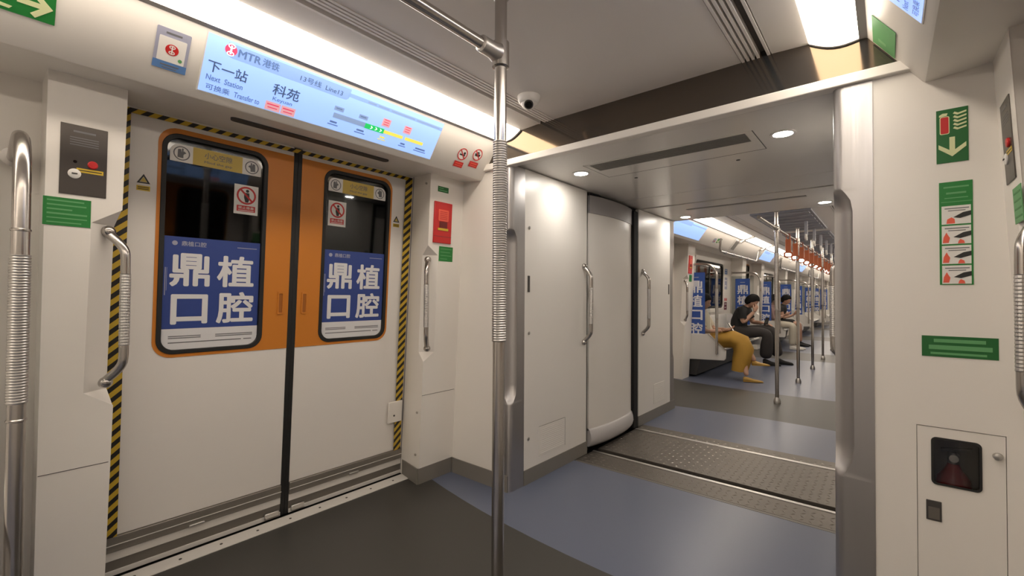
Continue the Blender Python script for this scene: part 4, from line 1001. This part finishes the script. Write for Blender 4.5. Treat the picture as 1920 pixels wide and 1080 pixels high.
def tall_poster(s, y, side, where):
    """vertical print of four characters; side = -1 faces the viewer"""
    u = (1, 0, 0) if side < 0 else (-1, 0, 0)
    r = empty('tall_poster', frame((s*1.175, y+side*0.0065, 1.02), u, (0, 0, 1))); tag(r, 'tall blue poster with stacked white characters, %s' % where, 'poster', 'tall blue posters')
    MB().box(-0.125, 0.125, -0.475, 0.475, 0, 0.0015).build('blue_sheet', POSTER_FAR, r)
    for k, ch in enumerate('鼎植口腔'):
        yc = 0.27-k*0.20
        q_ = 0.072 if ch == '口' else 0.088
        text(ch, (-0.092, 0.092, yc-q_, yc+q_), 0.0016, POSTER_W, r, 'character', bold=0.010)
    bars('heading_print', [(-0.04, 0.04, 0.40, 0.412)], 0.0015, 0.002, STICKG, r)
    return r
arch_rail(-1, 0.072, 'thick vertical steel rail at the left edge of the photo', True)
partition(-1, 0.005, '', 'just outside the left edge of the photo')
words = ['first beyond the gangway', 'second beyond the gangway', 'third beyond the gangway', 'fourth beyond the gangway', 'fifth beyond the gangway', 'sixth beyond the gangway', 'seventh beyond the gangway', 'eighth beyond the gangway']
for i, yy in enumerate(PARTS_FAR):
    partition(-1, yy, '', words[i]); arch_rail(-1, yy+(-0.042 if i % 2 == 0 else 0.042), 'arched steel rail above a bench end, %s' % words[i])
    tall_poster(-1, yy, -1, words[i])

# wall notices between window and partition
for i, (yy, z, m, h, l) in enumerate(((8.98, 1.62, STICKB, 0.10, 'blue'), (8.98, 1.40, STICKG, 0.22, 'pale blue'), (8.98, 1.10, RED, 0.05, 'narrow dark red'), (8.98, 0.98, mat('notice_maroon', (0.13, 0.012, 0.03), 0.5), 0.14, 'maroon'))):
    r = empty('wall_notice', frame((-(1.42-0.02*z)+0.001, yy, z), (0, 1, 0), (0.02, 0, 1))); tag(r, '%s wall notice beside the far window' % l, 'sign', 'notices beside the far window')
    MB().box(-0.09, 0.09, -h/2, h/2, 0, 0.0015).build('sheet', m, r)
    bars('fine_print', [(-0.06, 0.06, h*0.2, h*0.3), (-0.06, 0.04, -h*0.25, -h*0.15)], 0.0015, 0.002, SIGNW, r)

def bench(s, y0, y1, label):
    o = empty('bench', loc=(s*1.40, (y0+y1)/2, 0)); tag(o, label, 'bench', 'side benches'); c = (y0+y1)/2
    X = lambda v: -s*v
    n = 6; w = (y1-y0-0.04)/n
    dz = 0.03; prof = [(x_, z_-dz) for x_, z_ in ((0.0, 0.86), (0.035, 0.87), (0.055, 0.84), (0.085, 0.50), (0.12, 0.455), (0.20, 0.44), (0.44, 0.455), (0.50, 0.445), (0.52, 0.42), (0.50, 0.395), (0.10, 0.385), (0.03, 0.42), (0.0, 0.50))]
    for k in range(n):
        a = y0-c+0.02+k*w
        MB().prism([(X(x), z) for x, z in prof], a+0.006, a+w-0.006, 'y').build('seat_shell', SEATW, o, smooth=40, bevel=0.008)
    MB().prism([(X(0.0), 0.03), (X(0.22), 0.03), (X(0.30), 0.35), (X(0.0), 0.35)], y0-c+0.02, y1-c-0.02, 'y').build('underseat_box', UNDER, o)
    return o
bl = [(6.60, 9.30), (11.32, 14.02), (16.04, 18.74), (20.76, 23.46)]
for i, (a, b) in enumerate(bl): bench(-1, a, b, '%s long white side bench beyond the gangway' % ['nearest', 'second', 'third', 'fourth'][i])
for i, (a, b) in enumerate(bl[:3]):
    w_ = ['nearest', 'second', 'third'][i]
    bench(1, a, b, '%s white bench on the right of the far carriage hidden by the corner post' % w_)
    for k, yy in enumerate((a, b)):
        e_ = ('near', 'far')[k]
        partition(1, yy, '', 'hidden %s end of the %s right-hand far bench' % (e_, w_)); arch_rail(1, yy+(-0.042, 0.042)[k], 'arched rail at the hidden %s end of the %s right-hand far bench' % (e_, w_))
bench(-1, -2.70, 0.005, 'white bench outside the left edge of the photo')

# far header fittings
for i, (y, l) in enumerate(((6.72, 'blue and pink'), (6.86, 'green'), (6.97, 'second green'))):
    r = empty('header_sticker', hdr_frame(-1, y) @ T((0, 0.10+0.01*i, 0.0008))); tag(r, 'tiny %s sticker right of the far route display' % l, 'sticker', 'far header stickers')
    MB().box(-0.05+0.012*(i > 0), 0.05-0.012*(i > 0), -0.035, 0.035, 0, 0.0012).build('sheet', (STICKG, GREEN, GREEN)[i], r)
    bars('mark', [(-0.02, 0.02, -0.02, 0.0)], 0.0012, 0.0016, (RED, SIGN_CREAM, SIGN_CREAM)[i], r)
for i, (y, l) in enumerate(((7.72, 'first'), (11.6, 'second'))):
    r = empty('header_speaker', hdr_frame(-1, y) @ T((0, 0.12, 0.0))); tag(r, '%s dark grille panel in the far slanted header' % l, 'speaker grille', 'far header grilles')
    MB().box(-0.12, 0.12, -0.09, 0.10, 0, 0.012).build('frame', BUMPER, r, bevel=0.004)
    MB().box(-0.09, 0.09, -0.07, 0.08, 0.012, 0.014).build('grille', VENTG, r)
# side handrails above the benches
for i, (a, b) in enumerate(bl[:3]):
    o = empty('bench_handrail', loc=(-0.90, (a+b)/2, 1.80)); tag(o, 'handrail under the light strip above the %s far bench' % ['nearest', 'second', 'third'][i], 'handrail', 'handrails above benches'); h = (b-a)/2-0.15
    MB().tube([(0.02, -h, 0.18), (0.0, -h+0.02, 0.04), (0.0, -h+0.08, 0.0), (0, h-0.08, 0), (0.0, h-0.02, 0.04), (0.02, h, 0.18)], 0.015, 12).build('tube', POLE_DULL, o, smooth=50)
    for k in range(5):
        MB().lathe([(0.022, -0.02), (0.022, 0.02)], (0, -h+0.3+k*(2*h-0.6)/4, 0), 'y', 12).build('strap_ring', STRAP_G, o)
# central ceiling grilles and lamps of the far carriage
for i in range(6):
    y = 6.6+i*2.1
    o = empty('ceiling_grille', loc=(0, y, CZ)); tag(o, '%s blue-grey ceiling grille over the far aisle' % ['nearest', 'second', 'third', 'fourth', 'fifth', 'sixth'][i], 'ceiling grille', 'far ceiling grilles')
    MB().box(-0.30, 0.30, -0.85, 0.85, -0.022, 0.0).build('tray', GRILLE, o, bevel=0.006)
    for k in range(7): MB().box(-0.27, 0.27, -0.78+k*0.24, -0.66+k*0.24, -0.030, -0.022).build('blade', STRAP_G, o)
for i in range(7):
    y = 6.55+i*0.8
    o = empty('hanging_strap', loc=(0.16, y, 2.06)); tag(o, 'pale hanging strap, %s in the right-hand row under the far ceiling' % ['first', 'second', 'third', 'fourth', 'fifth', 'sixth', 'seventh'][i], 'strap', 'pale hanging straps')
    MB().box(-0.016, 0.016, -0.018, 0.018, -0.14, 0.055).build('loop', STRAP_G, o, bevel=0.004)
    b = MB(); b.ring(rrect(-0.045, 0.045, -0.21, -0.13, 0.03), rrect(-0.032, 0.032, -0.197, -0.145, 0.02), -0.011, 0.011)
    k = b.build('grip', SIGNW, o, bevel=0.004); k.rotation_euler = (math.pi/2, 0, math.pi/2)

# ------------------------------------------------------------------ people
def skin_verts(J, bones, root, sub=2):
    names = list(J); idx = {n: i for i, n in enumerate(names)}
    me = D.meshes.new('sk'); me.from_pydata([J[n][0] for n in names], [(idx[a], idx[b]) for a, b in bones], [])
    o = D.objects.new('sk', me); COL.objects.link(o)
    o.modifiers.new('skin', 'SKIN').branch_smoothing = 0.6
    if not me.skin_vertices:
        bm = bmesh.new(); bm.from_mesh(me); bm.verts.layers.skin.verify(); bm.to_mesh(me); bm.free()
    lay = me.skin_vertices[0].data
    for n in names:
        r = J[n][1]; lay[idx[n]].radius = r if isinstance(r, tuple) else (r, r); lay[idx[n]].use_root = (n == root)
    ss = o.modifiers.new('sub', 'SUBSURF'); ss.levels = sub; ss.render_levels = sub
    dg = bpy.context.evaluated_depsgraph_get(); dg.update()
    ev = D.meshes.new_from_object(o.evaluated_get(dg))
    V = [tuple(v.co) for v in ev.vertices]; F = [tuple(p.vertices) for p in ev.polygons]
    D.objects.remove(o); D.meshes.remove(me); D.meshes.remove(ev)
    return V, F
def head_verts(c, yaw, pitch, mb):
    """egg-shaped head with brow, nose, lips, chin and ears; forward = +x turned by yaw, nodding by pitch"""
    M = Matrix.Rotation(yaw, 4, 'Z') @ Matrix.Rotation(pitch, 4, 'Y')
    seg, rings = 24, 18; secs = []
    def P(x, y, z): q_ = M @ Vector((x, y, z)); return (c[0]+q_.x, c[1]+q_.y, c[2]+q_.z)
    for i in range(1, rings):
        t = math.pi*i/rings; zz = -0.118*math.cos(t); rr = math.sin(t); sec = []
        for k in range(seg):
            a = 2*math.pi*k/seg; cx_, sy = math.cos(a), math.sin(a)
            fx = 0.097 if cx_ < 0 else 0.090
            low = max(0, -zz/0.118)
            x = fx*rr*cx_*(1-0.10*low) + 0.012*low; y = 0.076*rr*sy*(1-0.28*low**1.5)
            if cx_ > 0.8:
                g = (cx_-0.8)/0.2
                x += 0.022*g**2*math.exp(-((zz+0.020)/0.016)**2)       # nose
                x -= 0.008*math.exp(-((zz-0.008)/0.012)**2)            # eye line
                x += 0.006*g*math.exp(-((zz+0.052)/0.008)**2)          # lips
                x += 0.006*g*math.exp(-((zz+0.085)/0.014)**2)          # chin
            sec.append(P(x, y, zz))
        secs.append(sec)
    o = len(mb.v); mb.loft(secs)
    for s in (-1, 1):
        e = MB().ball((0, 0, 0), 0.014, 0.007, 0.028, 10, 8)
        mb.add([P(v[0]-0.002, v[1]+s*0.076, v[2]-0.008) for v in e.v], e.f)
    return P
def hand_verts(mb, wrist, dirv, palm_n, curl=0.9, k=1.0, side=1):
    d = Vector(dirv).normalized(); n = Vector(palm_n); n = (n-d*n.dot(d)).normalized(); sd = d.cross(n)*side; w = Vector(wrist)
    secs = []
    for f, a, b in ((0.0, 0.026, 0.019), (0.03, 0.036, 0.017), (0.065, 0.041, 0.015), (0.088, 0.039, 0.012)):
        cc = w+d*f*k; secs.append([cc+sd*(a*math.cos(2*math.pi*q_/12))*k+n*(b*math.sin(2*math.pi*q_/12))*k for q_ in range(12)])
    mb.loft(secs)
    for i, (off, L) in enumerate(((-0.029, 0.062), (-0.010, 0.074), (0.010, 0.078), (0.029, 0.070))):
        p = w+d*0.080*k+sd*off*k; dd = d.copy(); path = [p]
        for j in range(4):
            ang = curl*(0.25+0.25*j); dd = (d*math.cos(ang)+n*math.sin(ang)).normalized(); p = p+dd*(L/4)*k*1.15; path.append(p)
        mb.tube(path, [0.0095*k, 0.009*k, 0.0085*k, 0.008*k, 0.006*k], 8)
    p = w+d*0.025*k+sd*0.030*k; path = [p]
    for dv in ((sd*0.8+d*0.6), (sd*0.4+d*0.9+n*0.3), (d*0.9+n*0.5)):
        p = p+dv.normalized()*0.027*k; path.append(p)
    mb.tube(path, [0.012*k, 0.011*k, 0.0095*k, 0.007*k], 8)
def shoe(parent, heel, toe, m, name='shoe', h=0.075, w=0.042, pointed=False, sole=None, low=False):
    a, b = Vector(heel), Vector(toe); d = (b-a); L = d.length; d.normalize(); sd = d.cross(Vector((0, 0, 1))).normalized(); up = sd.cross(d)
    secs = []
    tab = ((0.0, 0.55, 0.8), (0.05, 0.8, 1.0), (0.25, 0.85, 0.9), (0.5, 0.95, 0.62), (0.75, 1.0, 0.48), (0.93, 0.75 if not pointed else 0.45, 0.36), (1.0, 0.35 if not pointed else 0.08, 0.2))
    for f, fw, fh in tab:
        cc = a+d*L*f; hh = h*(fh if not low else fh*0.6); sec = []
        for q_ in range(12):
            t = 2*math.pi*q_/12; sec.append(cc+sd*(w*fw*math.cos(t))+up*(hh/2+hh/2*math.sin(t)))
        secs.append(sec)
    o = MB().loft(secs).build(name, m, parent, smooth=60)
    secs = []
    for f, fw, fh in tab:
        cc = a+d*L*f; secs.append([cc+sd*(w*fw*1.04*math.cos(2*math.pi*q_/12))+up*(0.009+0.008*math.sin(2*math.pi*q_/12)) for q_ in range(12)])
    MB().loft(secs).build('sole', sole or m, o, smooth=60)
    return o
def person(label, J, head, parts, hands, shoes=()):
    """J joints for the body; head = (centre, yaw, pitch, hair style); parts = [(name, joints with radii, bones, material)]"""
    base = Vector((J['pelvis'][0][0], J['pelvis'][0][1], 0.0))
    o = empty('person', loc=base); tag(o, label, 'person', 'seated passengers')
    sh = lambda V: [(v[0]-base.x, v[1]-base.y, v[2]) for v in V]
    bones = [('pelvis', 'spine'), ('spine', 'chest'), ('chest', 'neck'), ('neck', 'skull')]
    for q_ in 'LR':
        bones += [('chest', 'sho'+q_), ('sho'+q_, 'elb'+q_), ('elb'+q_, 'wri'+q_), ('pelvis', 'hip'+q_), ('hip'+q_, 'kne'+q_), ('kne'+q_, 'ank'+q_)]
    mb = MB(); V, F = skin_verts(J, bones, 'pelvis'); mb.add(V, F)
    P = head_verts(head[0], head[1], head[2], mb)
    for hd in hands: hand_verts(mb, *hd)
    mb.v = sh(mb.v); mb.build('body', SKIN, o, smooth=70)
    # hair: cap over crown and back, open at the face
    hb = MB(); seg, rings = 22, 12; secs = []
    long = head[3] == 'long'; bun = head[3] == 'bun'
    for i in range(1, rings+1):
        sec = []
        for k in range(seg):
            a = 2*math.pi*k/seg; ca = math.cos(a)
            tmax = math.pi*(0.74 if not long else 0.80) if ca < -0.2 else math.pi*(0.62-0.26*max(0, min(1, (ca+0.2)/1.0)))
            tt = tmax*i/rings; j = 1+0.035*math.sin(7*a+3*i)+0.02*math.sin(13*a-5*i)
            rr_ = 0.112 if i < rings else 0.098
            x, y, z = rr_*j*math.sin(tt)*ca-0.006, 0.090*j*(rr_/0.112)*math.sin(tt)*math.sin(a), 0.134*(0.98+0.02*j)*math.cos(tt)
            if long and ca < 0.1 and tt > 1.5: z -= 0.16*(tt-1.5); x -= 0.01
            sec.append(P(x, y, z))
        secs.append(sec)
    hb.loft(secs); 
    if bun:
        e = MB().ball((0, 0, 0), 0.038, 0.042, 0.042, 12, 8); hb.add([P(v[0]-0.105, v[1], v[2]-0.03) for v in e.v], e.f)
    hb.v = sh(hb.v); hb.build('hair', HAIR, o, smooth=60)
    eb = MB()
    for s in (-1, 1):
        e = MB().ball((0, 0, 0), 0.006, 0.011, 0.005, 8, 6); eb.add([P(v[0]+0.078, v[1]+s*0.030, v[2]+0.008) for v in e.v], e.f)
    eb.v = sh(eb.v); eb.build('eyes', LENS, o)
    for name, JJ, bb, m in parts:
        V, F = skin_verts(JJ, bb, list(JJ)[0]); MB().add(sh(V), F).build(name, m, o, smooth=70)
    for sd in shoes:
        (h, t, m, kw) = sd; shoe(o, Vector(h)-base, Vector(t)-base, m, **kw)
    return o, base
def torso_shell(J, o_base, grow=1.0, hem=0.0):
    P = [Vector(J[n][0]) for n in ('pelvis', 'spine', 'chest')]; nk = Vector(J['neck'][0]); ch = P[2]
    st = [(P[0]+(P[0]-P[1])*0.35+Vector((0, 0, hem)), 0.135, 0.175), (P[0], 0.140, 0.178), (P[1], 0.130, 0.168), (P[1].lerp(ch, 0.6), 0.132, 0.182), (ch, 0.128, 0.195), (ch.lerp(nk, 0.35), 0.108, 0.180), (ch.lerp(nk, 0.62), 0.078, 0.115), (ch.lerp(nk, 0.85), 0.062, 0.068)]
    secs = []
    for i, (c, a, b) in enumerate(st):
        t = (st[min(i+1, len(st)-1)][0]-st[max(i-1, 0)][0]).normalized(); sd = Vector((0, 1, 0)); f = sd.cross(t).normalized()
        secs.append([c+f*(a*grow*math.cos(2*math.pi*k/20))+sd*(b*grow*math.sin(2*math.pi*k/20)*(1+0.015*math.sin(3*k+i)))-o_base for k in range(20)])
    return secs
def garment(o, base, J, name, m, grow=1.0, sleeve=0.62, sr_=0.062):
    mb = MB(); mb.loft(torso_shell(J, base, grow))
    for q_ in 'LR':
        a, b = Vector(J['sho'+q_][0])-base, Vector(J['elb'+q_][0])-base; inn = a+(Vector(J['chest'][0])-base-a)*0.45
        path = [inn, a+Vector((0, 0, 0.012))]+[a.lerp(b, sleeve*f) for f in (0.3, 0.6, 0.85, 1.0)]
        mb.tube(path, [sr_*1.25, sr_*1.12, sr_*1.02, sr_, sr_*0.97, sr_*1.0], 14)
    return mb.build(name, m, o, smooth=70)
def V3(x, y, z): return (x, y, z)
def sub(J, names, grow, extra=None):
    out = {}
    for n in names:
        r = J[n][1]; g = grow.get(n, grow.get('*', 1.15)); out[n] = (J[n][0], tuple(a*g for a in r) if isinstance(r, tuple) else r*g)
    if extra: out.update(extra)
    return out
def mid(a, b, f): return tuple(a[i]+(b[i]-a[i])*f for i in range(3))

# man in black leaning forward with a hand at his mouth
y = 8.66
J = {'pelvis': (V3(-1.10, y, 0.55), 0.115), 'spine': (V3(-1.09, y, 0.72), 0.092), 'chest': (V3(-1.02, y, 0.88), 0.098), 'neck': (V3(-0.95, y, 1.00), 0.055), 'skull': (V3(-0.90, y, 1.05), 0.055),
     'shoR': (V3(-1.00, y-0.18, 0.90), 0.058), 'elbR': (V3(-0.985, y-0.20, 0.70), 0.045), 'wriR': (V3(-0.83, y-0.09, 0.90), 0.029),
     'shoL': (V3(-1.00, y+0.18, 0.90), 0.058), 'elbL': (V3(-0.92, y+0.24, 0.70), 0.045), 'wriL': (V3(-0.74, y+0.12, 0.70), 0.029),
     'hipR': (V3(-1.05, y-0.10, 0.53), 0.09), 'kneR': (V3(-0.62, y-0.12, 0.56), 0.066), 'ankR': (V3(-0.66, y-0.10, 0.10), 0.042),
     'hipL': (V3(-1.05, y+0.10, 0.53), 0.09), 'kneL': (V3(-0.60, y+0.10, 0.60), 0.066), 'ankL': (V3(-0.52, y+0.16, 0.12), 0.042)}
tr_ = sub(J, ['pelvis', 'hipR', 'kneR', 'ankR', 'hipL', 'kneL', 'ankL'], {'*': 1.3, 'pelvis': 1.03, 'kneR': 1.5, 'kneL': 1.5, 'ankR': 2.5, 'ankL': 2.3})
leg_b = [('pelvis', 'hipR'), ('hipR', 'kneR'), ('kneR', 'ankR'), ('pelvis', 'hipL'), ('hipL', 'kneL'), ('kneL', 'ankL')]
mo, mb_ = person('man in black T-shirt and black trousers bent forward with a hand at his mouth', J, ((-0.875, y-0.01, 1.075), 0.15, 0.62, 'short'),
       [('trousers', tr_, leg_b, PANTB)],
       [(J['wriR'][0], (0.35, 0.35, 0.85), (-0.8, 0.4, -0.1), 1.1, 1.0, 1), (J['wriL'][0], (0.95, -0.2, -0.15), (0, 0, -1), 0.5, 1.0, -1)],
       [((-0.70, y-0.11, 0.0), (-0.44, y-0.06, 0.0), TEEB, {'h': 0.11, 'w': 0.048}), ((-0.55, y+0.16, 0.0), (-0.30, y+0.22, 0.0), TEEB, {'h': 0.11, 'w': 0.048})])
garment(mo, mb_, J, 't_shirt', TEEB, 1.0, 0.62, 0.070)
ph = empty('smartphone', frame((-0.67, y+0.07, 0.735), (0.9, -0.3, 0.2), (0.1, 0.6, 0.75))); tag(ph, 'dark phone held low by the man in black', 'phone')
MB().prism(rrect(-0.035, 0.035, -0.072, 0.072, 0.009), 0, 0.009).build('case', PHONE, ph); MB().prism(rrect(-0.031, 0.031, -0.067, 0.067, 0.006), 0.009, 0.0095).build('display', LENS, ph)

# woman in a long mustard dress, legs crossed
y = 6.93
J = {'pelvis': (V3(-1.12, y, 0.54), 0.115), 'spine': (V3(-1.18, y, 0.70), 0.092), 'chest': (V3(-1.20, y, 0.85), 0.098), 'neck': (V3(-1.185, y, 0.985), 0.042), 'skull': (V3(-1.175, y, 1.03), 0.045),
     'shoR': (V3(-1.20, y-0.155, 0.88), 0.044), 'elbR': (V3(-1.09, y-0.20, 0.655), 0.035), 'wriR': (V3(-0.89, y-0.09, 0.665), 0.024),
     'shoL': (V3(-1.20, y+0.155, 0.88), 0.044), 'elbL': (V3(-1.08, y+0.20, 0.66), 0.035), 'wriL': (V3(-0.89, y+0.06, 0.68), 0.024),
     'hipR': (V3(-1.06, y-0.09, 0.52), 0.085), 'kneR': (V3(-0.66, y-0.07, 0.50), 0.056), 'ankR': (V3(-0.545, y-0.22, 0.075), 0.032),
     'hipL': (V3(-1.06, y+0.09, 0.54), 0.085), 'kneL': (V3(-0.665, y-0.05, 0.572), 0.054), 'ankL': (V3(-0.475, y-0.06, 0.262), 0.032)}
wo, base = person('woman in a long mustard dress with crossed legs and mustard flat shoes', J, ((-1.165, y, 1.075), 0.1, 0.35, 'long'),
       [],
       [(J['wriR'][0], (0.95, 0.25, 0.1), (0.1, 0.2, 0.9), 0.9, 0.9, 1), (J['wriL'][0], (0.95, -0.2, 0.1), (0.1, -0.1, 0.9), 0.9, 0.9, -1)],
       [((-0.585, y-0.24, 0.0), (-0.355, y-0.16, 0.0), SHOE_Y, {'pointed': True, 'low': True, 'h': 0.12, 'w': 0.038}), ((-0.515, y-0.06, 0.205), (-0.295, y-0.05, 0.215), SHOE_Y, {'pointed': True, 'low': True, 'h': 0.12, 'w': 0.038})])
garment(wo, base, J, 'blouse', BLOUSE, 0.86, 0.75, 0.050)
secs = []
for (cx_, cy_, cz_, dx, dz, ra, rb) in ((-1.16, 0.0, 0.60, 0.15, -1.0, 0.17, 0.125), (-1.06, 0.0, 0.535, 1.0, -0.35, 0.185, 0.12), (-0.88, -0.01, 0.535, 1.0, 0.02, 0.165, 0.115), (-0.76, -0.03, 0.55, 1.0, -0.12, 0.15, 0.122),
                                      (-0.655, -0.05, 0.515, 0.65, -0.75, 0.145, 0.128), (-0.61, -0.07, 0.41, 0.15, -1.0, 0.15, 0.128), (-0.63, -0.09, 0.29, -0.05, -1.0, 0.16, 0.122), (-0.66, -0.11, 0.13, -0.1, -1.0, 0.16, 0.10)):
    d = Vector((dx, 0, dz)).normalized(); sd = Vector((0, 1, 0)); nn = d.cross(sd); sec = []
    for k in range(24):
        a = 2*math.pi*k/24; w = 1+0.05*math.sin(5*a+cz_*9)
        p = Vector((cx_, y+cy_, cz_))+sd*ra*w*math.cos(a)+nn*rb*w*math.sin(a); sec.append(p-base)
    secs.append(sec)
MB().loft(secs, cap=False).build('skirt', MUSTARD, wo, smooth=80)
ph = empty('smartphone', frame((-0.79, y-0.01, 0.72), (0, -1, 0), (-0.5, 0, 0.85))); tag(ph, 'phone in the hands of the woman in mustard', 'phone')
MB().prism(rrect(-0.034, 0.034, -0.07, 0.07, 0.009), 0, 0.009).build('case', PHONE, ph); MB().prism(rrect(-0.030, 0.030, -0.065, 0.065, 0.006), -0.0006, 0).build('display', SIGNW, ph)

# passenger in rose top and cream trousers
y = 11.57
def upright(y, lean=0.0, sc=1.0):
    return {'pelvis': (V3(-1.12, y, 0.54), 0.115), 'spine': (V3(-1.13, y, 0.70), 0.092), 'chest': (V3(-1.10+lean, y, 0.86), 0.098), 'neck': (V3(-1.07+lean*1.4, y, 1.00), 0.045), 'skull': (V3(-1.05+lean*1.6, y, 1.05), 0.048),
     'shoR': (V3(-1.10+lean, y-0.165, 0.89), 0.048), 'elbR': (V3(-1.03+lean, y-0.20, 0.66), 0.038), 'wriR': (V3(-0.84+lean, y-0.08, 0.74), 0.026),
     'shoL': (V3(-1.10+lean, y+0.165, 0.89), 0.048), 'elbL': (V3(-1.02+lean, y+0.20, 0.66), 0.038), 'wriL': (V3(-0.84+lean, y+0.06, 0.75), 0.026),
     'hipR': (V3(-1.06, y-0.09, 0.53), 0.088), 'kneR': (V3(-0.68, y-0.10, 0.53), 0.060), 'ankR': (V3(-0.68, y-0.09, 0.09), 0.038),
     'hipL': (V3(-1.06, y+0.09, 0.53), 0.088), 'kneL': (V3(-0.68, y+0.10, 0.53), 0.060), 'ankL': (V3(-0.66, y+0.10, 0.09), 0.038)}
J = upright(y)
tr_ = sub(J, ['pelvis', 'hipR', 'kneR', 'ankR', 'hipL', 'kneL', 'ankL'], {'*': 1.2, 'pelvis': 1.03, 'ankR': 1.7, 'ankL': 1.7})
po, pb_ = person('passenger in rose top, cream trousers and white sneakers behind the first far pole', J, ((-1.03, y, 1.09), 0.0, 0.3, 'short'),
       [('trousers', tr_, leg_b, CREAMC)],
       [(J['wriR'][0], (0.9, 0.3, 0.3), (0, 0.4, 0.7), 0.9, 0.95, 1), (J['wriL'][0], (0.9, -0.3, 0.3), (0, -0.4, 0.7), 0.9, 0.95, -1)],
       [((-0.73, y-0.09, 0.0), (-0.47, y-0.07, 0.0), SHOE_W, {'h': 0.105, 'w': 0.047}), ((-0.71, y+0.10, 0.0), (-0.45, y+0.12, 0.0), SHOE_W, {'h': 0.105, 'w': 0.047})])

garment(po, pb_, J, 'rose_top', PINKC, 0.95, 1.0, 0.052)
# passenger in black with bare legs, reading a phone
y = 12.45
J = upright(y, 0.07)
sk_ = sub(J, ['pelvis', 'hipR', 'hipL'], {'*': 1.25, 'pelvis': 1.05}, {'kR': (mid(J['hipR'][0], J['kneR'][0], 0.85), 0.10), 'kL': (mid(J['hipL'][0], J['kneL'][0], 0.85), 0.10)})
po, pb_ = person('passenger in black top and black shorts with bare legs looking at a phone', J, ((-0.935, y, 1.085), -0.1, 0.45, 'bun'),
       [('shorts', sk_, [('pelvis', 'hipR'), ('pelvis', 'hipL'), ('hipR', 'kR'), ('hipL', 'kL')], TEEB)],
       [(J['wriR'][0], (0.75, 0.2, 0.6), (-0.5, 0.4, 0.6), 0.9, 0.95, 1), (J['wriL'][0], (0.75, -0.2, 0.6), (-0.5, -0.4, 0.6), 0.9, 0.95, -1)],
       [((-0.73, y-0.09, 0.0), (-0.47, y-0.06, 0.0), TEEB, {'h': 0.105, 'w': 0.047}), ((-0.70, y+0.10, 0.0), (-0.45, y+0.13, 0.0), TEEB, {'h': 0.105, 'w': 0.047})])
garment(po, pb_, J, 'black_top', TEEB, 0.92, 0.4, 0.055)
ph = empty('smartphone', frame((-0.66, y-0.01, 0.86), (0, -1, 0), (-0.4, 0, 0.9))); tag(ph, 'phone held up by the passenger in black further down', 'phone')
MB().prism(rrect(-0.036, 0.036, -0.075, 0.075, 0.009), 0, 0.009).build('case', SIGNW, ph); MB().prism(rrect(-0.031, 0.031, -0.068, 0.068, 0.006), -0.0006, 0).build('display', LENS, ph)
